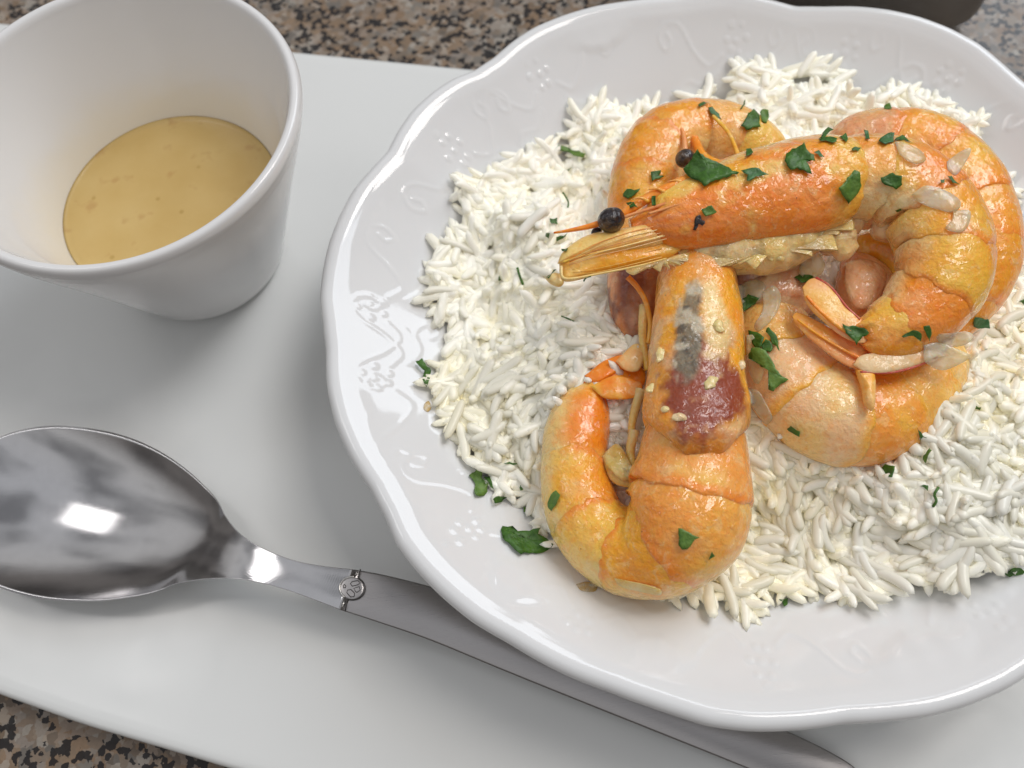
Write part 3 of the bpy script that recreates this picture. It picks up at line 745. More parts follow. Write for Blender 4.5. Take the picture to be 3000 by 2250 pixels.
def col_head1(t, th, P, s):
    x_ = np.sin(th); top = np.cos(th)
    nz = fbm(P, 1.3, 5, 4); n2 = fbm(P, 2.6, 15, 3); n3 = fbm(P, .9, 25, 3)
    c = mix(mix(OR, YE, .35), OY, smooth(.4, .6, nz))
    c = mix(c, PW, .6 * smooth(.50, .68, n2))
    n4 = fbm(P, 5.0, 44, 3)
    m_ = np.exp(-((t - .74) / .28) ** 2 - ((x_ + -.05) / .75) ** 2)
    c = mix(c, mix(MA, RD, .25), np.clip(smooth(.26, .66, m_ + (nz - .5) * .9 + (n4 - .5) * .5), 0, .95))
    c = mix(c, mix(PK, CR, .4), .5 * smooth(.56, .66, n4) * smooth(.4, .6, n2))
    m_ = np.exp(-((t - .45) / .22) ** 2 - ((x_ + .25) / .35) ** 2)
    c = mix(c, CR, .8 * smooth(.35, .7, m_ + (n2 - .5) * .7))
    m_ = np.exp(-((t - .50) / .27) ** 2 - ((x_ - .28) / .30) ** 2)
    c = mix(c, mix(GY, np.array((.42, .36, .24)), smooth(.45, .6, n4)), np.clip(smooth(.30, .70, m_ + (n2 - .5) * .9), 0, .92))
    c = mix(c, BL, .75 * smooth(.56, .64, n4 + .06 * m_) * smooth(.3, .6, m_))
    c = mix(c, np.array((.62, .55, .42)), .85 * smooth(.58, .66, fbm(P, 3.0, 71, 2)) * smooth(.25, .5, m_))
    c = mix(c, mix(BR, MA, .4), .6 * smooth(.75, .98, np.abs(x_)) * smooth(.45, .6, n3))
    c = mix(c, RD, .6 * smooth(.86, .96, t) * smooth(.35, .6, n3))
    return c
H1 = Path([(1500, 520, 4.0, 62), (1505, 580, 4.0, 78), (1508, 660, 3.95, 92), (1506, 740, 3.9, 102), (1504, 820, 3.85, 108), (1502, 900, 3.8, 113), (1500, 955, 3.75, 113), (1499, 1008, 3.7, 106)])
def rh1(t): return np.sqrt(np.clip(1 - np.clip((t - .90) / .102, 0, 1) ** 2.4, .02, 1)) * (.75 + .25 * smooth(0, .1, t)) * (1 + .03 * np.sin(t * 9))
P, F_, c = sweep(H1, 0, 1, rh1, 100, 120, cfun=col_head1, seed=3, rough=.045, flat=.86, bow=.55)
cara = mesh('carapace', P, F_, M_SHELL, p1, cols=c, surf=True)
# tail fan, orange blades pointing to the right
for i, (pl_, z, c1_, c2_) in enumerate([([(1238, 822), (1290, 790), (1350, 782), (1392, 800), (1384, 838), (1320, 850), (1270, 862)], 2.95, OR, OY), ([(1275, 835), (1330, 812), (1386, 828), (1372, 858), (1310, 862)], 3.15, OR, YE),
                                        ([(1262, 812), (1310, 776), (1372, 762), (1388, 778), (1340, 800), (1290, 826)], 3.05, OR, OR), ([(1330, 780), (1372, 742), (1392, 760), (1380, 800), (1350, 800)], 3.2, mix(OR, CR, .4), CR)]):
    fin('tail_blade', pl_, z, M_FIN, p1, .035, c1_, c2_, .04, 60 + i)
feeler('feeler', [(1356, 598, 3.9), (1378, 622, 3.8), (1396, 655, 3.6), (1404, 700, 3.4), (1400, 742, 3.3)], .07, .05, M_FIN, p1, OR, YE)
for i, l_ in enumerate(([(1392, 660, 3.4), (1388, 720, 3.3), (1398, 800, 3.1)], [(1370, 930, 3.0), (1362, 980, 2.9), (1380, 1040, 2.8)], [(1385, 840, 3.2), (1368, 900, 3.0), (1362, 950, 2.9)])):
    feeler('leg', l_, .12, .07, M_MEAT, p1, CR, YE)
fin('shell_flap', [(1300, 985), (1335, 960), (1372, 1020), (1380, 1052), (1340, 1050), (1315, 1030)], 2.9, M_MEAT, p1, .05, mix(YE, GY, .35), mix(CR, GY, .25), .1, 71)
fin('shell_flap', [(1352, 1255), (1430, 1262), (1428, 1286), (1360, 1284), (1300, 1258)], 1.9, M_MEAT, p1, .06, mix(CR, YE, .5), CR, .05, 72)

# --- lower right prawn, curled under the top one
p5 = thing('prawn', 'pale yellow prawn curled on the rice at lower right, mostly under the top prawn', 'prawn', at(1800, 900, 1.2), GP)
A5 = Path([(1655, 680, 2.9, 80), (1672, 745, 2.9, 88), (1702, 815, 2.9, 98), (1752, 870, 2.9, 106), (1822, 900, 2.9, 108), (1900, 888, 2.8, 104), (1968, 838, 2.7, 92), (2015, 780, 2.6, 74), (2030, 740, 2.5, 50)])
cuts = [0, .16, .33, .50, .67, .84, 1.0]
for k in range(6):
    cf = shellcol(1 if True else -1, 200 + k, base=mix([PK, PW, PW, OY, YE, YE][k], CR, .12), ventral=CR, edge=OY, hot=[.3, .25, .3, .6, .5, .3][k], up=.5, pale=.5)
    P, F_, c = sweep(A5, max(0, cuts[k] - .03), min(1, cuts[k + 1] + .012), barrel(flare=.03), cfun=cf, seed=80 + k, rough=.03, flat=.85)
    mesh('shell_segment', P, F_, M_SHELL, p5, cols=c, surf=True)
H5 = Path([(1690, 700, 3.0, 84), (1682, 650, 3.05, 92), (1655, 595, 3.1, 92), (1590, 540, 3.5, 66), (1560, 480, 3.6, 45), (1520, 400, 3.7, 30)])
def cP(seed, a, b_, c3):
    def f(t, th, P, s):
        n1 = fbm(P, 1.1, seed, 4); n2 = fbm(P, 2.2, seed + 9, 3)
        return mix(mix(a, b_, smooth(.42, .6, n1)), c3, .7 * smooth(.52, .66, n2))
    return f
P, F_, c = sweep(H5, 0, 1, barrel(front=.5, rear=.4, rw=.3), 60, 80, cfun=cP(7, mix(PK, BR, .35), PW, MA), seed=11, rough=.05, flat=.8)
mesh('carapace', P, F_, M_SHELL, p5, cols=c, surf=True)
eye(1480, 342, 4.4, 22, p5, 4)
feeler('feeler', [(1540, 250, 4.1), (1575, 290, 4.2), (1600, 350, 4.4)], .04, .06, M_FIN, p5, YE, OY)
feeler('feeler', [(1465, 262, 4.0), (1478, 300, 4.1), (1480, 345, 4.2)], .05, .07, M_FIN, p5, OR, PK)
feeler('feeler', [(1500, 300, 3.9), (1520, 340, 4.1), (1560, 362, 4.3)], .10, .14, M_FIN, p5, OR, OY)

# --- back left prawn, arched behind the head of the top one
p3 = thing('prawn', 'back left prawn arched behind the top prawn, its brown head hanging down the left side', 'prawn', at(1450, 350, 1.8), GP)
A3 = Path([(1384, 560, 3.0, 66), (1384, 500, 3.1, 70), (1390, 430, 3.2, 74), (1404, 370, 3.3, 78), (1436, 316, 3.3, 80), (1490, 290, 3.3, 76), (1550, 288, 3.2, 72), (1608, 306, 3.1, 66), (1655, 330, 3.0, 54), (1690, 352, 2.9, 34)])
cuts = [0, .17, .34, .50, .66, .83, 1.0]
for k in range(6):
    cf = shellcol(-1, 300 + k, base=[mix(OY, PK, .4), OY, OY, OY, mix(OY, CR, .4), YE][k], ventral=mix(CR, OY, .2), hot=[.4, .7, .5, .4, .3, .1][k], up=.3)
    P, F_, c = sweep(A3, max(0, cuts[k] - .03), min(1, cuts[k + 1] + .012), barrel() if k < 5 else barrel(rear=.4, rw=.4), cfun=cf, seed=120 + k, rough=.035, flat=.9)
    mesh('shell_segment', P, F_, M_SHELL, p3, cols=c, surf=True)
H3 = Path([(1384, 540, 3.0, 66), (1376, 600, 2.9, 64), (1374, 660, 2.8, 58), (1378, 710, 2.7, 48), (1386, 755, 2.5, 34)])
def colH3(t, th, P, s):
    n1 = fbm(P, 1.0, 61, 4); n2 = fbm(P, 2.4, 62, 3); x_ = np.sin(th)
    c = mix(mix(BR, PK, .55), mix(MA, BR, .5), smooth(.4, .62, n1 + .12 * x_))
    c = mix(c, mix(OR, PK, .5), .85 * smooth(.45, .9, np.abs(x_ * 1.0)) * smooth(.35, .6, n2))
    return c
P, F_, c = sweep(H3, 0, 1, barrel(front=.8, rear=.35, rw=.35), 60, 80, cfun=colH3, seed=14, rough=.05, flat=.9)
mesh('carapace', P, F_, M_SHELL, p3, cols=c, surf=True)
fin('antenna_plate', [(1345, 715), (1372, 700), (1392, 750), (1378, 775), (1362, 762)], 2.75, M_FIN, p3, .04, mix(OR, PK, .5), OY, .06, 73)

# --- right rear prawn, a big arc behind the top one with the peeled tail end tucked inside
p4 = thing('prawn', 'rear right prawn in a wide orange arc nearest the far rim of the plate', 'prawn', at(2050, 450, 1.2), GP)
A4 = Path([(1822, 345, 3.2, 62), (1870, 318, 3.3, 76), (1940, 318, 3.4, 84), (2010, 338, 3.4, 88), (2066, 392, 3.4, 90), (2098, 462, 3.3, 92), (2108, 540, 3.2, 90), (2090, 612, 3.0, 82), (2045, 668, 2.7, 72), (1980, 700, 2.5, 66)])
cuts = [0, .17, .33, .50, .67, .83, 1.0]
for k in range(6):
    cf = shellcol(-1, 400 + k, base=[PK, OY, OY, mix(OY, YE, .3), OY, OY][k], ventral=mix(CR, OY, .3), hot=[.4, .5, .55, .5, .35, .4][k], up=.25, pale=.2)
    P, F_, c = sweep(A4, max(0, cuts[k] - .03), min(1, cuts[k + 1] + .012), barrel(), cfun=cf, seed=160 + k, rough=.03, flat=.9)
    mesh('shell_segment', P, F_, M_SHELL, p4, cols=c, surf=True)
T4 = Path([(1995, 700, 2.6, 62), (1940, 690, 2.8, 60), (1890, 650, 3.0, 62), (1858, 600, 3.1, 58), (1830, 560, 3.0, 44)])
P, F_, c = sweep(T4, 0, 1, barrel(front=.7, rear=.5, rw=.3), 50, 70, cfun=cP(17, PK, PW, mix(OR, PK, .6)), seed=21, rough=.05, flat=.9)
mesh('tail_meat', P, F_, M_MEAT, p4, cols=c, surf=True)
A4b = Path([(1835, 545, 3.1, 30), (1890, 535, 3.2, 36), (1938, 562, 3.25, 36), (1955, 615, 3.2, 34), (1940, 660, 3.1, 30)])
P, F_, c = sweep(A4b, 0, 1, barrel(front=.6, rear=.6, rw=.2), 40, 50, cfun=cP(18, OY, YE, PK), seed=22, rough=.05)
mesh('tail_shell', P, F_, M_SHELL, p4, cols=c, surf=True)

fin('meat_flake', [(1826, 568), (1870, 560), (1912, 584), (1908, 628), (1882, 664), (1846, 664), (1826, 618)], 3.62, M_MEAT, p4, .05, mix(PW, PK, .25), PK, .14, 88)

# --- top prawn lying across the others, head to the left
p2 = thing('prawn', 'top prawn with black eye and long pointed nose, lying across the other prawns', 'prawn', at(1700, 430, 3.6), GP)
A2 = Path([(1815, 388, 4.7, 92), (1880, 385, 4.75, 96), (1945, 402, 4.7, 100), (2002, 450, 4.6, 102), (2036, 520, 4.5, 102), (2036, 592, 4.4, 98), (2006, 648, 4.25, 90), (1955, 696, 4.15, 76), (1898, 722, 4.05, 62), (1848, 728, 4.0, 46)])
cuts = [0, .15, .33, .52, .70, .86, 1.0]
for k in range(6):
    cf = shellcol(-1, 500 + k, base=[mix(OY, CR, .3), OY, OY, OY, mix(OR, OY, .5), OY][k], ventral=mix(CR, PW, .4), hot=[.6, .8, .45, .6, .75, .5][k], up=.35)
    P, F_, c = sweep(A2, max(0, cuts[k] - .03), min(1, cuts[k + 1] + .012), barrel() if k < 5 else barrel(rear=.5, rw=.35), cfun=cf, seed=200 + k, rough=.032, flat=.88)
    mesh('shell_segment', P, F_, M_SHELL, p2, cols=c, surf=True)
# pink side flap and tail blades
fin('shell_flap', [(1842, 788), (1862, 768), (1930, 762), (2000, 738), (2066, 706), (2052, 748), (2000, 782), (1930, 803), (1876, 806)], 4.1, M_FIN, p2, .05, PW, mix(PW, PK, .6), .06, 81)
fin('tail_blade', [(1732, 622), (1748, 604), (1772, 602), (1796, 622), (1830, 664), (1872, 700), (1870, 740), (1826, 730), (1778, 694), (1742, 656)], 4.25, M_FIN, p2, .03, mix(OY, CR, .35), mix(OR, PW, .5), .05, 82)
feeler('blade_rib', [(1742, 640, 4.34), (1776, 676, 4.36), (1816, 708, 4.34), (1856, 728, 4.3)], .03, .05, M_FIN, p2, OR, OY)
fin('tail_blade', [(1710, 684), (1722, 674), (1760, 690), (1810, 718), (1862, 738), (1880, 784), (1862, 802), (1812, 780), (1760, 742), (1722, 704)], 3.98, M_FIN, p2, .03, mix(OR, PK, .5), mix(OY, PK, .3), .05, 83)
feeler('blade_rib', [(1722, 690, 4.08), (1766, 722, 4.1), (1816, 752, 4.1), (1862, 776, 4.08)], .025, .04, M_FIN, p2, OY, OR)
fin('tail_spine', [(1848, 798), (1886, 802), (1890, 860), (1884, 888), (1866, 872), (1860, 835)], 4.0, M_FIN, p2, .08, mix(OY, PW, .5), OY, .1, 84)
feeler('shell_edge', [(1762, 600, 4.27), (1794, 620, 4.30), (1828, 662, 4.30), (1858, 690, 4.3)], .03, .025, M_FIN, p2, np.array((.5, .03, .03)), np.array((.55, .05, .04)))
feeler('shell_edge', [(1858, 804, 4.1), (1930, 804, 4.1), (2000, 783, 4.1), (2054, 748, 4.1)], .028, .02, M_FIN, p2, np.array((.5, .04, .04)), np.array((.6, .10, .07)))
# carapace seen from its side: back edge up in the picture
def col_head2(t, th, P, s):
    x_ = -np.sin(th)            # +1 = ventral, towards the viewer's bottom
    n1 = fbm(P, 1.0, 91, 4); n2 = fbm(P, 2.2, 92, 3); n3 = fbm(P, .7, 93, 3)
    c = mix(OY, OR, smooth(.40, .60, n1 - .22 * x_ + .05))
    c = mix(c, mix(YE, CR, .3), .75 * smooth(.50, .66, n2 + .15 * x_))
    c = mix(c, PW, .55 * smooth(.35, .95, x_) )
    c = mix(c, mix(RD, OR, .4), .6 * smooth(.55, .72, 1 - n3) * smooth(.4, -.5, x_))
    c = mix(c, YE, .75 * np.exp(-((t - .13) / .07) ** 2) * smooth(-.5, .3, x_))
    c = mix(c, YE, .65 * smooth(.80, .93, t))
    st_ = .5 + .5 * np.sin(x_ * 26 + n1 * 8)
    c = mix(c, mix(RD, PK, .5), .45 * st_ * smooth(.42, .1, t) * smooth(.35, -.3, x_))
    return c
H2 = Path([(1330, 497, 4.85, 30), (1375, 489, 4.85, 50), (1430, 477, 4.85, 68), (1500, 460, 4.85, 86), (1580, 440, 4.85, 100), (1660, 420, 4.85, 110), (1740, 402, 4.85, 112), (1800, 393, 4.85, 108), (1850, 392, 4.8, 100)], 300)
P, F_, c = sweep(H2, .06, 1, barrel(front=.45, rear=.80, fw_=.16, rw=.06, bulge=.0, flare=.0), 130, 120, cfun=col_head2, seed=23, rough=.035, flat=.80)
mesh('carapace', P, F_, M_SHELL, p2, cols=c, surf=True)
# ridge with teeth and the long pointed rostrum
feeler('rostrum', [(1600, 352, 5.15), (1540, 368, 5.25), (1470, 396, 5.25), (1400, 428, 5.2), (1345, 462, 5.15), (1290, 484, 5.1), (1240, 496, 5.05), (1196, 503, 5.0)], .19, .02, M_FIN, p2, mix(OR, OY, .4), OR)
rz = [(1560, 352), (1510, 368), (1462, 388), (1420, 406), (1385, 426)]
for i, (u, v) in enumerate(rz):
    feeler('tooth', [(u + 16, v + 10, 5.3), (u, v + 2, 5.38), (u - 20, v + 4, 5.36)], .05, .008, M_FIN, p2, OY, mix(OR, CR, .3), 8)
feeler('ridge', [(1640, 372, 5.42), (1560, 400, 5.48), (1480, 426, 5.42), (1400, 452, 5.3), (1345, 470, 5.2)], .05, .035, M_FIN, p2, mix(RD, OR, .5), mix(PK, OR, .4))
feeler('ridge', [(1600, 402, 5.5), (1530, 424, 5.5), (1460, 444, 5.42), (1400, 462, 5.3)], .04, .03, M_FIN, p2, OR, mix(PK, OR, .4))
eye(1321, 475, 5.22, 30, p2, 8); eye(1289, 502, 4.9, 12, p2, 9)
# antenna plates below the eye
fin('antenna_plate', [(1204, 570), (1216, 545), (1262, 512), (1320, 500), (1390, 488), (1450, 478), (1470, 500), (1420, 530), (1330, 548), (1260, 558)], 4.85, M_FIN, p2, .07, mix(OY, CR, .6), mix(YE, CR, .5), .20, 91)
fin('antenna_plate', [(1208, 582), (1214, 560), (1270, 552), (1350, 536), (1450, 510), (1476, 530), (1445, 556), (1380, 572), (1300, 588), (1232, 606), (1212, 602)], 4.70, M_FIN, p2, .10, OY, mix(YE, CR, .4), .12, 92)
feeler('plate_edge', [(1216, 566, 4.95), (1262, 552, 5.02), (1340, 534, 5.05), (1420, 512, 5.05), (1462, 498, 5.0)], .028, .012, M_FIN, p2, YE, CR)
feeler('plate_edge', [(1212, 575, 4.88), (1222, 602, 4.84), (1300, 590, 4.84), (1380, 574, 4.86), (1440, 558, 4.86)], .035, .015, M_FIN, p2, CR, mix(YE, CR, .5))
for i_, (a_, b_, cc_) in enumerate(((0, 0, RD), (7, .02, CR), (14, .03, OR), (-7, -.01, CR), (-13, -.03, PK))):
    feeler('plate_rib', [(1230, 566 - a_ * .5, 5.0 + b_), (1290, 540 - a_, 5.08 + b_), (1360, 520 - a_ * 1.3, 5.1 + b_), (1440, 500 - a_ * 1.2, 5.06 + b_)], .006, .011, M_FIN, p2, cc_, mix(cc_, CR, .5), 16)
for i_, a_ in enumerate((-9, 2, 10)):
    feeler('plate_rib', [(1236, 588 + a_ * .6, 4.84), (1300, 576 + a_, 4.87), (1370, 560 + a_, 4.88), (1430, 545 + a_, 4.86)], .005, .010, M_FIN, p2, YE, mix(OY, CR, .5), 16)
fin('antenna_tip', [(1178, 603), (1196, 592), (1214, 596), (1218, 612), (1208, 620), (1190, 614)], 4.6, M_FIN, p2, .05, YE, CR, .05, 93)
# pale underside with the stumps of the legs
U2 = Path([(1440, 540, 4.4, 30), (1500, 546, 4.35, 44), (1580, 540, 4.3, 52), (1660, 528, 4.3, 54), (1740, 506, 4.3, 48), (1810, 486, 4.3, 36)])
def cU(t, th, P, s):
    n1 = fbm(P, 2.2, 95, 3); return mix(mix(CR, YE, .35), mix(CR, PW, .5), smooth(.4, .6, n1)) * (1 - .35 * smooth(.55, .7, fbm(P, 3.2, 96, 2)))[:, None]
P, F_, c = sweep(U2, 0, 1, barrel(front=.4, rear=.4, fw_=.2, rw=.2), 90, 80, cfun=cU, seed=24, rough=.30)
mesh('underside', P, F_, M_MEAT, p2, cols=c, surf=True)
rr_ = random.Random(11)
for i in range(26):
    t = i / 25; u = 1470 + 350 * t; v = 572 - 60 * t ** 1.4 + rr_.uniform(-5, 8)
    feeler('leg_stump', [(u + 8, v - 28, 4.4), (u + rr_.uniform(-4, 4), v - 10, 4.35), (u - 8 + rr_.uniform(-10, 10), v + 12, 4.15)], .13, .03 + rr_.random() * .04, M_MEAT, p2, mix(CR, YE, .4), mix(CR, YE, rr_.random()), 10)
fin('underside_flap', [(1496, 560), (1540, 540), (1640, 536), (1760, 512), (1790, 516), (1720, 552), (1600, 578), (1508, 588)], 4.25, M_MEAT, p2, .06, mix(CR, PW, .4), YE, .06, 97)
def ragged(name, upper, depth, z, parent, col, col2, seed, mat=None, th=.03, cup=.06):
    U = catmull([(a_, b_, 0) for a_, b_ in upper], 26)[:, :2]; r_ = random.Random(seed)
    low = [(q[0] + r_.uniform(-6, 6) + (7 if i_ % 2 else -3), q[1] + depth * (r_.uniform(.55, 1.15) if i_ % 2 else r_.uniform(.25, .75))) for i_, q in enumerate(U)]
    fin(name, [tuple(q) for q in U] + low[::-1], z, mat or M_MEAT, parent, th, col, col2, cup, seed)
ragged('underside_flap', [(1470, 512), (1560, 508), (1660, 490), (1760, 470), (1836, 448)], 54, 4.62, p2, mix(CR, YE, .3), mix(CR, BR, .3), 301)
ragged('underside_flap', [(1490, 556), (1580, 552), (1680, 534), (1770, 510), (1800, 506)], 34, 4.62, p2, mix(CR, BR, .25), mix(YE, CR, .4), 302)
ragged('mouth_fringe', [(1360, 568), (1410, 562), (1460, 552), (1500, 546)], 24, 4.6, p2, mix(CR, YE, .4), CR, 303)
blob('neck_meat', 1812, 522, 4.15, 38, 44, .40, M_MEAT, p2, CR, PW, .5, 7, .4)
blob('neck_meat', 1920, 490, 4.2, 40, 30, .4, M_MEAT, p2, PW, CR, -.7, 17, .4)
blob('neck_meat', 1700, 620, 2.9, 60, 70, .5, M_MEAT, p2, mix(BR, PK, .6), mix(MA, PK, .5), 0, 18, .3)
blob('neck_meat', 1838, 470, 4.2, 26, 40, .4, M_MEAT, p2, PW, CR, .2, 8, .22)
blob('neck_meat', 1890, 450, 4.35, 48, 34, .45, M_MEAT, p2, PW, PK, .4, 9, .4)
blob('neck_meat', 1888, 424, 4.9, 30, 26, .35, M_MEAT, p2, CR, OY, .4, 10, .2)

# ------------------------------------------------------------------ rice
edge = [(935, 560), (925, 640), (955, 720), (930, 830), (930, 900), (945, 960), (985, 990), (1030, 1050), (1085, 1110), (1140, 1170), (1190, 1215), (1262, 1268), (1370, 1300), (1450, 1296), (1520, 1320), (1600, 1330), (1660, 1300), (1760, 1300),
        (1860, 1318), (1930, 1280), (2030, 1285), (2120, 1240), (2212, 1180), (2290, 1060), (2330, 900), (2300, 700), (2220, 560), (2160, 400), (2100, 300), (2000, 240), (1900, 205), (1800, 165), (1700, 150), (1600, 148), (1530, 172), (1480, 205), (1400, 205), (1320, 205), (1240, 240), (1190, 295), (1100, 345), (1010, 395), (955, 450)]
E2 = np.array([at(u, v, 1.5 if v > 700 else 2.1)[:2] for u, v in edge])
def in_poly(x_, y_, P):
    ins = np.zeros(len(x_), bool); n = len(P)
    for i in range(n):
        a_, b_ = P[i], P[(i + 1) % n]
        c_ = ((a_[1] > y_) != (b_[1] > y_)) & (x_ < (b_[0] - a_[0]) * (y_ - a_[1]) / (b_[1] - a_[1] + 1e-12) + a_[0])
        ins ^= c_
    return ins
def edge_dist(x_, y_, P):
    d = np.full(len(x_), 1e9); n = len(P)
    for i in range(n):
        a_, b_ = P[i], P[(i + 1) % n]; ab = b_ - a_
        t = np.clip(((x_ - a_[0]) * ab[0] + (y_ - a_[1]) * ab[1]) / (ab @ ab), 0, 1)
        d = np.minimum(d, np.hypot(x_ - a_[0] - t * ab[0], y_ - a_[1] - t * ab[1]))
    return d
def rice_z(x_, y_):
    x_, y_ = np.asarray(x_, float), np.asarray(y_, float)
    P3 = np.stack([x_, y_, np.zeros_like(x_)], 1)
    d = edge_dist(x_, y_, E2)
    lump = (fbm(P3, .75, 3, 2) - .5) * 1.1 + (fbm(P3, 2.0, 8, 2) - .5) * .45
    h = .22 + 1.45 * smooth(0, 3.4, d) + lump * smooth(0, 1.0, d)
    # extra heap at the lower right clump
    c_ = at(2080, 1050, 3)[:2]; h += .75 * np.exp(-((x_ - c_[0]) ** 2 + (y_ - c_[1]) ** 2) / 2.6)
    return plate_z(x_, y_) + np.maximum(h, .12)
rice = thing('rice_mound', 'mound of white long grain rice heaped in the plate under the prawns', 'rice', (PX, PY, .8))
gx, gy = np.meshgrid(np.linspace(E2[:, 0].min(), E2[:, 0].max(), 110), np.linspace(E2[:, 1].min(), E2[:, 1].max(), 110), indexing='ij')
X, Y = gx.ravel(), gy.ravel(); ins = in_poly(X, Y, E2) & (edge_dist(X, Y, E2) > .9)
Z = rice_z(X, Y) - .15
idx = -np.ones(len(X), int); idx[ins] = np.arange(ins.sum()); Vb = np.stack([X, Y, Z], 1)[ins]; Fb = []
n = 110
for i in range(n - 1):
    for j in range(n - 1):
        q = [idx[i * n + j], idx[(i + 1) * n + j], idx[(i + 1) * n + j + 1], idx[i * n + j + 1]]
        if min(q) >= 0: Fb.append(tuple(q))
tag(mesh('packed_rice', Vb, Fb, M_RICE, rice, cols=np.tile((.95, .92, .80), (len(Vb), 1)), surf=True), kind='stuff')
# one grain: tapered, slightly bent
def grain_mesh(nl=9, nc=8, bend=.06, blunt=1.0, fat=1.0):
    V = [(-.5, 0, 0)]
    ts = np.linspace(-1, 1, nl + 2)[1:-1]
    for t in ts:
        r = .112 * fat * (1 - abs(t) ** (3.6 * blunt)) ** .52
        for k2 in range(nc):
            a_ = 2 * math.pi * k2 / nc; V.append((t * .5, r * math.cos(a_) + bend * (t * t), r * .80 * math.sin(a_) + bend * .5 * t))
    V.append((.5, bend, bend * .5)); V[0] = (-.5, bend, -bend * .5); V = np.array(V)
    F_ = [(0, 1 + (k2 + 1) % nc, 1 + k2) for k2 in range(nc)] + [tuple(q + 1 for q in f) for f in grid_faces(nl, nc, True, 0, True)]
    l = len(V) - 1; b0 = 1 + (nl - 1) * nc
    F_ += [(l, b0 + k2, b0 + (k2 + 1) % nc) for k2 in range(nc)]
    return V, [f[::-1] for f in F_]
variants = [grain_mesh(10, 8, .02), grain_mesh(9, 8, .09), grain_mesh(9, 8, -.06, .8), grain_mesh(9, 8, .05, 1.5, 1.12), grain_mesh(9, 8, .14, 1.0, .95)]
NG = 8600
bx0, bx1, by0, by1 = E2[:, 0].min(), E2[:, 0].max(), E2[:, 1].min(), E2[:, 1].max()
gxs = RNG.uniform(bx0, bx1, NG * 3); gys = RNG.uniform(by0, by1, NG * 3)
ok = in_poly(gxs, gys, E2) & (edge_dist(gxs, gys, E2) > .12 + 1.5 * np.clip(fbm(np.stack([gxs, gys, gxs * 0], 1), 1.3, 55, 2) - .48, 0, 1) * 2); gxs, gys = gxs[ok][:NG], gys[ok][:NG]
gz = rice_z(gxs, gys); ed = edge_dist(gxs, gys, E2); ng = len(gxs)
e_ = .12
dzx = (rice_z(gxs + e_, gys) - rice_z(gxs - e_, gys)) / (2 * e_); dzy = (rice_z(gxs, gys + e_) - rice_z(gxs, gys - e_)) / (2 * e_)
layer = RNG.uniform(-.20, .15, ng)
yaw = RNG.uniform(0, 2 * np.pi, ng); yn = fbm(np.stack([gxs, gys, gxs * 0], 1), .5, 12, 2) * 9
yaw = np.where(RNG.random(ng) < .6, yn + RNG.normal(0, .5, ng), yaw)
tilt = RNG.normal(0, .15, ng) + (ed > 1.0) * np.where(RNG.random(ng) < .07, RNG.uniform(.4, 1.2, ng), 0)
length = RNG.uniform(.78, 1.30, ng); wid = RNG.uniform(.86, 1.12, ng)
# occluder test: is the grain seen by the camera, and how large
allV, allF = [], []; off = 0
for v_, f_ in SURF:
    allV += v_.tolist(); allF += [tuple(q + off for q in t) for t in f_]; off += len(v_)
bvh0 = BVHTree.FromPolygons(allV, allF)
score = np.zeros(ng); mats = []
for i in range(ng):
    nrm_ = np.array([-dzx[i] * .5, -dzy[i] * .5, 1.0]); nrm_ /= np.linalg.norm(nrm_)
    ax = np.array([math.cos(yaw[i]), math.sin(yaw[i]), 0]); ax -= nrm_ * (ax @ nrm_); ax /= np.linalg.norm(ax)
    b_ = np.cross(nrm_, ax)
    ct, st2 = math.cos(tilt[i]), math.sin(tilt[i]); a2 = ax * ct + nrm_ * st2; n2 = -ax * st2 + nrm_ * ct
    pos = np.array([gxs[i], gys[i], gz[i] + layer[i]])
    if ed[i] < .6: pos[2] = max(plate_z(pos[0], pos[1]) + .12, pos[2])
    lo_ = plate_z(pos[0], pos[1]) + .12 + abs(a2[2]) * length[i] * .45
    pos[2] = max(pos[2], lo_)
    mats.append((pos, a2, b_, n2, length[i], wid[i]))
    d = pos + np.array([0, 0, .25]) - CAM; L_ = np.linalg.norm(d)
    hit = bvh0.ray_cast(Vector(CAM), Vector(d / L_), L_ - .3)
    uu = 1500 + F_PX * (d @ RT) / (d @ FW); vv = 1125 - F_PX * (d @ UP) / (d @ FW)
    vis = (hit[0] is None) and -20 < uu < 3020 and -20 < vv < 2270
    score[i] = (layer[i] + .3) * (1 if vis else 0) * 20 / (d @ FW) * abs(ct) + (1.5 if vis and layer[i] > .08 else 0)
order = np.argsort(-score); chosen = set(order[:300].tolist())
pcx = [at(u, v, 2.6)[:2] for u, v in ((2150, 780), (2050, 860), (1700, 1050), (2190, 700), (1650, 1230), (1450, 1320), (960, 850), (1600, 1000))]
def grain_col(i):
    b_ = np.array((.935, .915, .820)); y_ = np.array((.95, .89, .66))
    p = mats[i][0][:2]
    k_ = max(math.exp(-((p - q) @ (p - q)) / 1.3) for q in pcx)
    n_ = RNG.uniform(0, .45)
    return mix(b_, y_, min(1, n_ + .75 * k_))
gv, gf, gc = [], [], []; off = 0
shade_m = {}
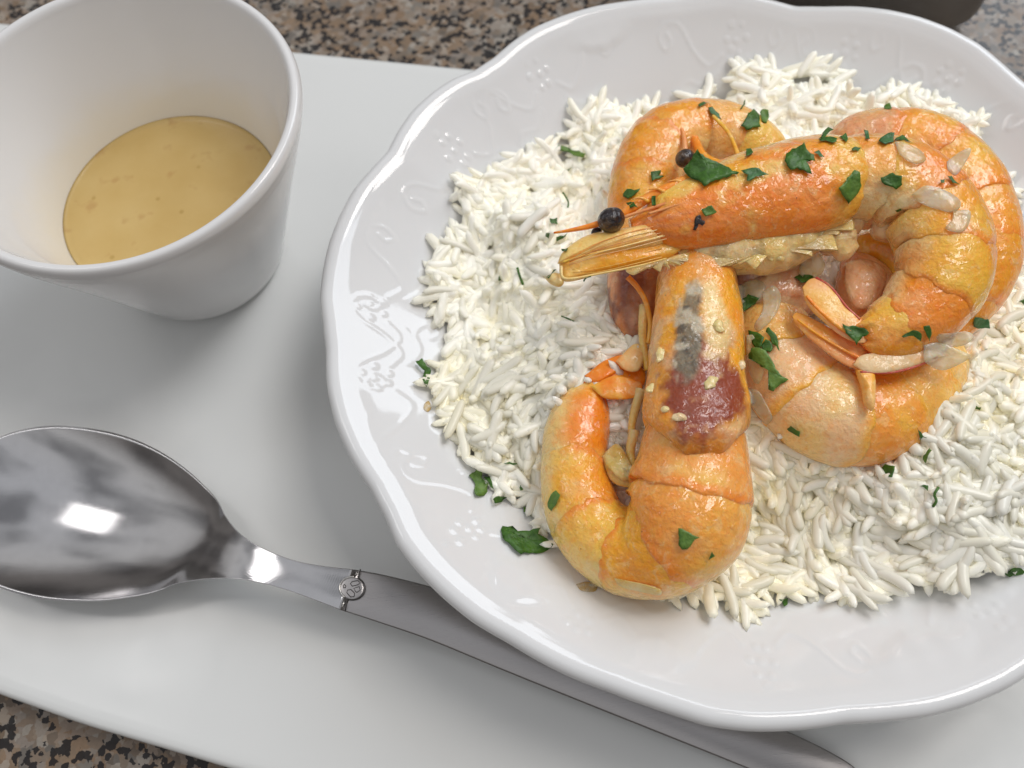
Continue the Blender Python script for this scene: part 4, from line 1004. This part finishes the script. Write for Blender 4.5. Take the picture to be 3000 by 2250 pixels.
for i in range(ng):
    pos, a2, b_, n2, ln, wd = mats[i]; vi = int(RNG.integers(len(variants))); V0, F0 = variants[vi]
    c = grain_col(i)
    if i in chosen:
        key = (vi, int(3 * (c[2] - .5) / .22))
        if key not in shade_m:
            me = bpy.data.meshes.new('rice_grain'); me.from_pydata((V0 * S).tolist(), [], F0); me.update()
            me.polygons.foreach_set('use_smooth', [True] * len(me.polygons))
            ca = me.color_attributes.new('Col', 'FLOAT_COLOR', 'POINT'); c4 = np.ones((len(V0), 4)); c4[:, :3] = c; ca.data.foreach_set('color', c4.ravel())
            me.materials.append(M_GRAIN); shade_m[key] = me
        o = bpy.data.objects.new('rice_grain', shade_m[key]); COL.objects.link(o); o.parent = rice
        R3 = Matrix((a2 * ln, b_ * wd, n2 * wd)).transposed()
        o.matrix_local = Matrix.Translation(Vector((pos - np.array([PX, PY, .8])) * S)) @ R3.to_4x4()
    else:
        v_ = pos + V0[:, :1] * ln * a2 + V0[:, 1:2] * wd * b_ + V0[:, 2:3] * wd * n2
        gv.append(v_); gf += [tuple(q + off for q in t) for t in F0]; off += len(V0); gc.append(np.tile(c, (len(V0), 1)))
gv = np.concatenate(gv)
tag(mesh('loose_grains', gv, gf, M_RICE, rice, cols=np.concatenate(gc)), kind='stuff')
SURF.append((gv, gf))

# ------------------------------------------------------------------ onion, garlic, parsley resting on the food
allV, allF = [], []; off = 0
for v_, f_ in SURF:
    allV += v_.tolist(); allF += [tuple(q + off for q in t) for t in f_]; off += len(v_)
bvh = BVHTree.FromPolygons(allV, allF)
def hit_at(u, v):
    p = at(u, v, 0); d = p - CAM; d /= np.linalg.norm(d)
    h = bvh.ray_cast(Vector(CAM), Vector(d), 60)
    return (np.array(h[0]), np.array(h[1])) if h[0] is not None else (p, np.array([0, 0, 1.]))
ZM = {'A': (1106.0, 184.3, .3), 'B': (1548.5, 184.3, .3), 'C': (1548.5, 589.9, .3), 'D': (1106.0, 553.0, .2667), 'E': (1069.2, 921.7, .3), 'F': (663.6, 331.8, .3), 'G': (663.6, 774.2, .3), 'H': (1548.5, 1032.3, .3)}
def zp(z, pts): a_, b_, s_ = ZM[z]; return [(a_ + s_ * x_, b_ + s_ * y_) for x_, y_ in pts]
def drape(name, poly, mat, label, cat, group, th=.03, lift=.05, curl=.12, seed=0, follow=.7, cols=None, rounded=False, no_curl=False):
    P = np.array(poly, float); rs0 = random.Random(seed + 5)
    if rounded: P = catmull(np.vstack([P, P[:1]]), len(P) * 5)[:-1]
    else:
        Q = []
        for i in range(len(P)):
            a_, b_ = P[i], P[(i + 1) % len(P)]; L_ = np.linalg.norm(b_ - a_); k_ = max(2, int(L_ / 7))
            nn_ = np.array([-(b_ - a_)[1], (b_ - a_)[0]]) / (L_ + 1e-9); bow = rs0.uniform(-.09, .09) * L_
            for t in range(k_):
                q_ = t / k_; jag = rs0.uniform(-1, 1) * min(2.2, .05 * L_ + .4) * (1 if t else 0)
                Q.append(a_ + (b_ - a_) * q_ + nn_ * (bow * 4 * q_ * (1 - q_) + jag))
        P = np.array(Q)
    rs_ = random.Random(seed)
    if not rounded: P = P + np.array([(rs_.uniform(-.8, .8), rs_.uniform(-.8, .8)) for _ in P])
    # signed area: make it counter clockwise seen from above
    c = P.mean(0); rings = [1, .66, .33]
    hits = []
    allp = [c + (P - c) * r for r in rings] + [c[None]]
    flat_ = np.concatenate(allp); D_ = []
    H_ = [hit_at(*q) for q in flat_]
    dirs = np.array([(at(q[0], q[1], 0) - CAM) for q in flat_]); dirs /= np.linalg.norm(dirs, axis=1)[:, None]
    dist = np.array([np.linalg.norm(h[0] - CAM) for h in H_]); med = np.percentile(dist, 15)
    dist = np.clip(dist, med - .25, med + .25)
    # smooth plane fit mixed with the true surface
    A_ = np.column_stack([flat_ - c, np.ones(len(flat_))]); co_, *_ = np.linalg.lstsq(A_, dist, rcond=None); pf = A_ @ co_
    dist = pf * (1 - follow) + dist * follow
    W = CAM + dirs * (dist - lift)[:, None]
    size = np.linalg.norm(W[:len(P)] - W[-1], axis=1).max()
    ang_ = rs_.uniform(0, 6.28); ux = (flat_ - c) @ np.array([math.cos(ang_), math.sin(ang_)]); ux = ux / (np.abs(ux).max() + 1e-9)
    up_ = curl * size * (ux ** 2) * rs_.choice((.6, 1.0)) + (fbm(W, 2.6, seed + 1, 2) - .5) * .30 * size
    if not no_curl: W = W - dirs * up_[:, None]
    n = len(P); Vt = W; Vb_ = W + dirs * th
    F_ = grid_faces(3, n, True) + [(2 * n + j, 3 * n, 2 * n + (j + 1) % n) for j in range(n)]
    m2 = len(Vt)
    F_ = F_ + [tuple(q + m2 for q in f[::-1]) for f in F_] + [(j, (j + 1) % n, m2 + (j + 1) % n, m2 + j) for j in range(n)]
    allv = np.vstack([Vt, Vb_])
    cl = None
    if cols is not None: cl = mix(cols[0], cols[1], smooth(.4, .62, fbm(allv, 1.5, seed, 3)))
    o = mesh(name, allv, F_, mat, cols=cl, smooth_=rounded)
    if not rounded: o.data.polygons.foreach_set('use_smooth', [True] * len(o.data.polygons))
    recentre(o); tag(o, label, cat, group); return o
ONW, ONC = np.array((.94, .85, .62)), np.array((.92, .74, .42))
GO = 'pieces of cooked onion among the prawns'
onions = [
    ('B', [(1400, 790), (1500, 722), (1620, 745), (1735, 810), (1755, 870), (1690, 915), (1560, 885), (1450, 840)], 'large clear onion slice on the back of the top prawn, above the right curl'),
    ('B', [(1700, 900), (1825, 905), (1805, 1020), (1740, 1060), (1645, 1030), (1695, 965)], 'square clear onion piece just below the large slice on the top prawn'),
    ('B', [(1280, 405), (1350, 410), (1470, 470), (1505, 540), (1420, 565), (1320, 500)], 'clear onion piece below the bluish parsley leaf on the rear right prawn'),
    ('B', [(1655, 550), (1755, 475), (1830, 455), (1800, 540), (1725, 645), (1665, 610)], 'yellow onion piece on the outer curve of the rear right prawn'),
    ('D', [(2030, 290), (2120, 240), (2180, 330), (2140, 470), (2060, 560), (1990, 610), (1960, 560), (2030, 440)], 'long pale onion strip running down right of the dark prawn head'),
    ('D', [(1830, 240), (1960, 190), (2050, 230), (2040, 330), (1930, 400), (1840, 370)], 'shiny yellow onion piece under the belly of the top prawn, beside a dark leaf'),
    ('D', [(1900, 640), (1960, 650), (1990, 800), (2040, 930), (1990, 1040), (1930, 960), (1900, 800)], 'pale onion strip between the dark head and the lower right prawn'),
    ('C', [(230, 830), (300, 850), (350, 930), (400, 1040), (350, 1090), (290, 1010), (240, 930)], 'narrow onion strip at the left end of the lower right prawn'),
    ('C', [(1490, 520), (1600, 500), (1760, 560), (1830, 600), (1740, 660), (1620, 700), (1500, 640)], 'glassy onion flake over the right side of the lower right prawn'),
    ('C', [(1560, 440), (1700, 430), (1800, 420), (1850, 460), (1780, 520), (1640, 530)], 'clear onion slice on the rice at the right edge of the prawns'),
    ('E', [(790, 185), (870, 135), (960, 240), (1010, 350), (930, 392), (840, 320), (790, 250)], 'olive yellow onion piece inside the U of the front prawn'),
    ('E', [(860, 1090), (960, 1110), (1100, 1140), (1195, 1175), (1180, 1215), (1050, 1190), (900, 1150)], 'pale green onion strip under the bottom bend of the front prawn'),
    ('B', [(640, 1230), (720, 1200), (780, 1290), (740, 1370), (640, 1390), (590, 1330)], 'wedge of pale onion just left of the pink tail meat'),
]
for i, (z, pl_, lb) in enumerate(onions):
    olive = 'olive' in lb or 'green' in lb
    drape('onion_piece', zp(z, pl_), M_ONION if not olive else M_MEAT, lb, 'onion', GO, th=.03, lift=.055, curl=.03, seed=600 + i, follow=.9, cols=(mix(YE, GY, .25), CR) if olive else (ONW, ONC), rounded=True)

GG = 'crumbs of garlic on the dark prawn head'
garl = [(1428, 766, 13, 22, -.5, 'large cream garlic crumb on the left of the dark prawn head'), (1601, 789, 9, 9, 0, 'round garlic crumb at the right edge of the dark prawn head'), (1552, 705, 11, 14, .3, 'cream garlic crumb at the top of the black patch on the front prawn head'),
        (1470, 902, 18, 9, -.3, 'oval garlic crumb left of the bright glint at the end of the dark head'), (1408, 838, 13, 10, .2, 'flat garlic crumb on the lower left side of the dark head'), (1438, 884, 10, 7, 0, 'small garlic crumb on the left side just above the end of the dark head'),
        (1537, 828, 16, 12, .5, 'pale garlic crumb at the bottom of the black patch')]
for i, (u, v, a_, b_, an, lb) in enumerate(garl):
    h, _ = hit_at(u, v); k_ = scale_at(h)
    o = blob('garlic_crumb', u, v, h[2] + .02, a_, b_, .045, M_MEAT, None, CR, PW, an, 700 + i, .65, 12, surf=False)
    tag(recentre(o), lb, 'garlic', GG)

GPY = 'chopped parsley scattered over the dish'
P_ = [
 ('A','d',[(1230,600),(1335,460),(1440,540),(1540,580),(1640,628),(1500,680),(1380,728),(1290,670)],'largest parsley leaf, creased down the middle, beside the rear black eye'),
 ('A','d',[(1648,287),(1690,225),(1740,170),(1785,215),(1790,300),(1690,325)],'dark diamond parsley leaf on the end of the back left prawn'),
 ('A','l',[(1797,170),(1845,175),(1832,275),(1795,250)],'bright green upright parsley scrap right of the dark diamond leaf'),
 ('A','d',[(1340,140),(1380,118),(1420,128),(1355,155)],'small parsley scrap at the very top of the back left prawn'),
 ('A','b',[(1413,162),(1445,155),(1490,205),(1512,250),(1430,200)],'thin bluish parsley scrap on top of the back left prawn, above its crease'),
 ('A','d',[(1640,168),(1665,130),(1680,98),(1676,140),(1655,172)],'hair-thin parsley thread on the rice just above the dark diamond leaf'),
 ('A','d',[(1685,455),(1722,450),(1738,482),(1685,512)],'small dark parsley scrap between the back left prawn and the top prawn head'),
 ('A','b',[(1650,615),(1700,600),(1780,598),(1850,640),(1780,655),(1740,670),(1690,690),(1700,645)],'ragged parsley piece right of the largest leaf on the top prawn head'),
 ('A','d',[(1000,620),(1070,612),(1060,648),(1102,655),(1010,690)],'folded parsley scrap on the back left prawn, left of the largest leaf'),
 ('A','d',[(798,782),(830,745),(925,742),(885,790),(835,815),(800,800)],'parsley leaf resting on the back left prawn just above the top prawn nose'),
 ('A','d',[(820,845),(850,836),(912,880),(850,882)],'short parsley scrap right beside the big black eye'),
 ('A','d',[(1006,798),(1036,794),(1036,860),(1010,866)],'narrow upright parsley strip on the snout of the top prawn'),
 ('A','l',[(1362,890),(1440,862),(1476,912),(1396,942)],'light green square parsley piece beside the burnt speck on the top prawn head'),
 ('A','l',[(308,468),(335,430),(430,465),(532,490),(515,522),(400,480)],'long green parsley stem on the rice at upper left'),
 ('A','d',[(400,605),(436,584),(408,618)],'tiny parsley speck between the long stem and the hooked stem'),
 ('A','d',[(268,960),(325,955),(328,1000),(280,997)],'small squarish parsley scrap on the rice above the nose tip of the top prawn'),
 ('A','d',[(245,1063),(272,1063),(268,1106),(240,1090)],'tiny brownish parsley scrap at the far left of the nose tip'),
 ('A','d',[(318,1092),(402,1063),(385,1088),(320,1126)],'parsley scrap just under the nose tip of the top prawn'),
 ('A','d',[(355,1175),(402,1172),(392,1196),(357,1192)],'parsley speck just above the mouth plate of the top prawn'),
 ('A','d',[(238,1388),(300,1330),(322,1328),(268,1392)],'parsley sliver poking out at the tip of the mouth plate'),
 ('B','d',[(485,540),(500,490),(570,450),(630,408),(645,455),(702,500),(710,542),(640,552),(665,580),(685,640),(625,610),(575,592),(530,610),(510,580)],'big curled parsley leaf on the middle of the top prawn back'),
 ('B','b',[(700,480),(738,464),(776,520),(740,516)],'small parsley piece touching the right of the big curled leaf'),
 ('B','d',[(728,388),(800,300),(842,316),(782,368)],'upright dark parsley strip between the two rear prawns'),
 ('B','d',[(732,392),(790,370),(870,380),(860,406),(780,397)],'black-green flat parsley strip at the foot of the upright strip'),
 ('B','d',[(880,370),(930,340),(946,380),(930,406),(905,385)],'hooked parsley scrap at the left end of the rear right prawn'),
 ('B','d',[(970,456),(1000,440),(1042,450),(1020,472),(975,468)],'little parsley crumb on the shoulder of the top prawn'),
 ('B','b',[(1163,402),(1230,346),(1280,338),(1272,406),(1210,426)],'bluish green parsley leaf on the rear right prawn'),
 ('B','d',[(1275,395),(1335,356),(1360,375),(1412,416),(1345,392)],'dark winged parsley scrap right beside the bluish leaf'),
 ('B','b',[(1060,320),(1092,325),(1102,386),(1072,390)],'faint upright parsley strip left of the bluish leaf'),
 ('B','l',[(875,740),(990,608),(1032,625),(1030,750),(950,852)],'light olive parsley leaf where the top prawn head meets its body'),
 ('B','d',[(1178,665),(1265,628),(1336,650),(1334,720),(1290,750),(1215,718)],'very dark crumpled parsley leaf on the top prawn body, right of the olive leaf'),
 ('B','d',[(1610,680),(1646,674),(1642,699),(1615,701)],'tiny parsley crumb left of the pointed sliver near the large onion slice'),
 ('B','d',[(1662,652),(1692,650),(1757,722),(1700,700)],'pointed parsley sliver above the large onion slice'),
 ('B','d',[(1283,902),(1320,886),(1328,900),(1295,914)],'tiny dark parsley speck left of the large onion slice'),
 ('B','l',[(1200,150),(1240,124),(1262,168),(1205,168)],'bright parsley scrap standing on top of the rear right prawn'),
 ('C','d',[(556,30),(600,5),(692,20),(692,52),(610,70)],'parsley leaf just above the upper tail blade of the top prawn'),
 ('C','d',[(168,200),(228,150),(306,180),(280,218),(190,276)],'dark parsley leaf between the dark prawn head and the top prawn tail'),
 ('C','d',[(225,412),(290,425),(342,466),(322,530),(280,548),(250,480)],'upper left leaf of the three-leaf parsley cluster right of the dark head'),
 ('C','d',[(350,420),(372,388),(432,450),(455,565),(405,512)],'upper right leaf of the three-leaf parsley cluster'),
 ('C','d',[(318,522),(350,475),(402,512),(392,570),(330,562)],'black-green middle leaf of the three-leaf parsley cluster'),
 ('C','l',[(228,612),(250,540),(330,545),(385,610),(420,690),(515,765),(460,800),(410,852),(370,840),(370,700),(300,650)],'long bright green forked parsley leaf hanging below the cluster'),
 ('C','d',[(903,363),(1000,380),(1060,395),(1096,432),(1005,520),(950,450)],'dark pointed parsley leaf on the tail of the top prawn'),
 ('C','d',[(1330,458),(1380,425),(1420,412),(1478,440),(1470,492),(1430,452),(1350,466)],'curly dark parsley scrap on the lower curve of the top prawn'),
 ('C','d',[(1490,380),(1530,374),(1550,440),(1535,508),(1510,450)],'upright parsley strip beside the curly scrap on the lower curve'),
 ('C','b',[(1845,362),(1860,320),(1955,330),(1967,402),(1905,402),(1850,385)],'light square parsley leaf on the rice at right of the prawns'),
 ('C','d',[(1943,608),(1985,556),(2030,612),(2000,627)],'triangular parsley piece on the rice below the light square leaf'),
 ('C','l',[(1828,956),(1860,950),(1906,970),(1896,990),(1850,976)],'small parsley sliver on the rice far right, above the white clump'),
 ('C','d',[(2150,200),(2230,180),(2240,240),(2190,206)],'parsley leaf cut by the right edge of the picture'),
 ('C','d',[(503,1125),(530,1102),(602,1140),(592,1182),(540,1150)],'parsley strip on the left of the lower right prawn'),
 ('C','d',[(1440,1103),(1517,1186),(1470,1192),(1462,1232)],'pointed parsley piece at the right end of the lower right prawn'),
 ('C','l',[(1482,1342),(1530,1260),(1547,1275),(1502,1368)],'light upright parsley sliver on the rice right of the lower right prawn'),
 ('C','d',[(1153,1422),(1210,1374),(1282,1390),(1266,1472),(1200,1450)],'dark parsley leaf on the rice directly below the lower right prawn'),
 ('C','d',[(1458,1536),(1522,1530),(1516,1568)],'tiny triangular parsley scrap on the lower right rice'),
 ('E','d',[(58,266),(100,251),(177,265),(130,280)],'flat parsley sliver on the rice left of the front prawn'),
 ('E','l',[(375,552),(400,490),(440,455),(472,490),(440,560),(406,613),(385,590)],'veined light parsley leaf on the left side of the front prawn body'),
 ('E','l',[(1324,726),(1400,760),(1477,800),(1440,812),(1410,860),(1350,887),(1322,850)],'olive veined parsley leaf on the lower body of the front prawn'),
 ('E','d',[(1560,898),(1584,930),(1538,964)],'tiny triangular parsley scrap at the bottom of the front prawn'),
 ('E','d',[(2045,1240),(2106,1234),(2106,1280),(2080,1294)],'little parsley triangle on bare plate at the lower edge of the rice'),
 ('G','d',[(778,22),(830,-3),(862,55),(892,90),(884,150),(860,207),(828,150),(850,85),(800,45)],'long curled parsley leaf on the plate at the left edge of the rice'),
 ('G','l',[(1165,842),(1220,798),(1260,810),(1256,860),(1302,900),(1300,962),(1240,994),(1205,970),(1208,900)],'folded light parsley leaf at the lower left edge of the rice'),
 ('G','d',[(1270,850),(1312,850),(1330,890),(1347,942),(1305,892)],'thin curved parsley scrap touching the folded light leaf'),
 ('G','d',[(1338,1012),(1380,990),(1442,1000),(1400,1032),(1350,1046)],'oval parsley leaf below the folded light leaf'),
 ('G','d',[(1534,908),(1552,898),(1556,946),(1538,952)],'tiny upright parsley scrap on the lower left rice'),
 ('G','l',[(1558,1063),(1600,1090),(1617,1137),(1560,1102)],'small pointed light parsley scrap close to the front prawn'),
 ('G','d',[(1395,1232),(1408,1203),(1477,1206),(1440,1238),(1520,1245),(1600,1240),(1682,1218),(1665,1265),(1728,1296),(1772,1340),(1740,1376),(1600,1402),(1540,1407),(1470,1350),(1410,1290)],'biggest dark parsley leaf with toothed edge on the bare plate at lower left'),
 ('H','d',[(2063,687),(2120,655),(2190,650),(2222,680),(2110,714)],'dark parsley leaf on the bare plate at the lower right'),
 ('F','d',[(1378,917),(1390,868),(1397,912)],'tiny dark parsley speck beside the straight stem on the left rice'),
]
for i, (z, mt, pl_, lb) in enumerate(P_):
    big = np.ptp(np.array(pl_), 0).max() > 150
    drape('parsley_leaf', zp(z, pl_), LEAFS[mt], lb, 'parsley', GPY, th=.010, lift=.075, curl=.30 if big else .25, seed=i, follow=.45)
def stem(z, pts, label, rad=.022):
    P = catmull([p for p in zp(z, pts)], 24); W = []
    for q in P:
        h, _ = hit_at(*q); d = (h - CAM); L_ = np.linalg.norm(d); W.append(L_)
    W = np.array(W); W = np.clip(W, np.median(W) - .15, np.median(W) + .15); W = np.convolve(np.pad(W, 4, 'edge'), np.ones(9) / 9, 'valid')
    pts3 = []
    for q, L_ in zip(P, W):
        d = at(q[0], q[1], 0) - CAM; d /= np.linalg.norm(d); pts3.append(CAM + d * (L_ - .06))
    o = mesh('parsley_thread', *tube_pts(pts3, rad, 7), M_LEAF); tag(recentre(o), label, 'parsley', GPY)
stem('A', [(365, 770), (385, 800), (405, 840), (400, 880), (370, 890), (340, 852)], 'hook-shaped parsley stem on the upper left rice')
stem('A', [(38, 1312), (55, 1370), (80, 1435)], 'straight parsley stem on the left rice below the mouth plate', .03)
stem('A', [(515, 1412), (535, 1385), (568, 1375)], 'short parsley thread just under the mouth plate of the top prawn', .018)
stem('C', [(1595, 1543), (1567, 1595), (1580, 1640), (1556, 1682)], 'wavy parsley thread on the lower right rice', .028)
stem('F', [(1828, 1170), (1870, 1185), (1920, 1208)], 'short straight parsley thread in the middle of the left rice', .018)
for i, (pl_, lb) in enumerate((([(1244, 1262), (1268, 1256), (1290, 1264), (1284, 1278), (1256, 1276)], 'faint yellow sauce smear on bare plate below the front prawn'),
        ([(916, 872), (926, 866), (932, 880), (924, 890), (915, 884)], 'small yellow sauce smear on the plate at the left tip of the rice'))):
    drape('sauce_smear', pl_, M_SMEAR, lb, 'sauce', None, th=.004, lift=.010, curl=.0, seed=800 + i, follow=.95, rounded=True, no_curl=True)
# burnt specks on the top prawn head
h, _ = hit_at(1507, 478)
o = drape('burnt_speck', [(1503, 468), (1512, 464), (1515, 474), (1523, 478), (1518, 488), (1510, 484), (1503, 498), (1496, 496), (1500, 484)], M_EYE, 'black burnt speck on the side of the top prawn head', 'burnt speck', None, th=.02, lift=.03, curl=.02, seed=901, follow=.8)

for o in bpy.data.objects:
    if '_org' in o: del o['_org']
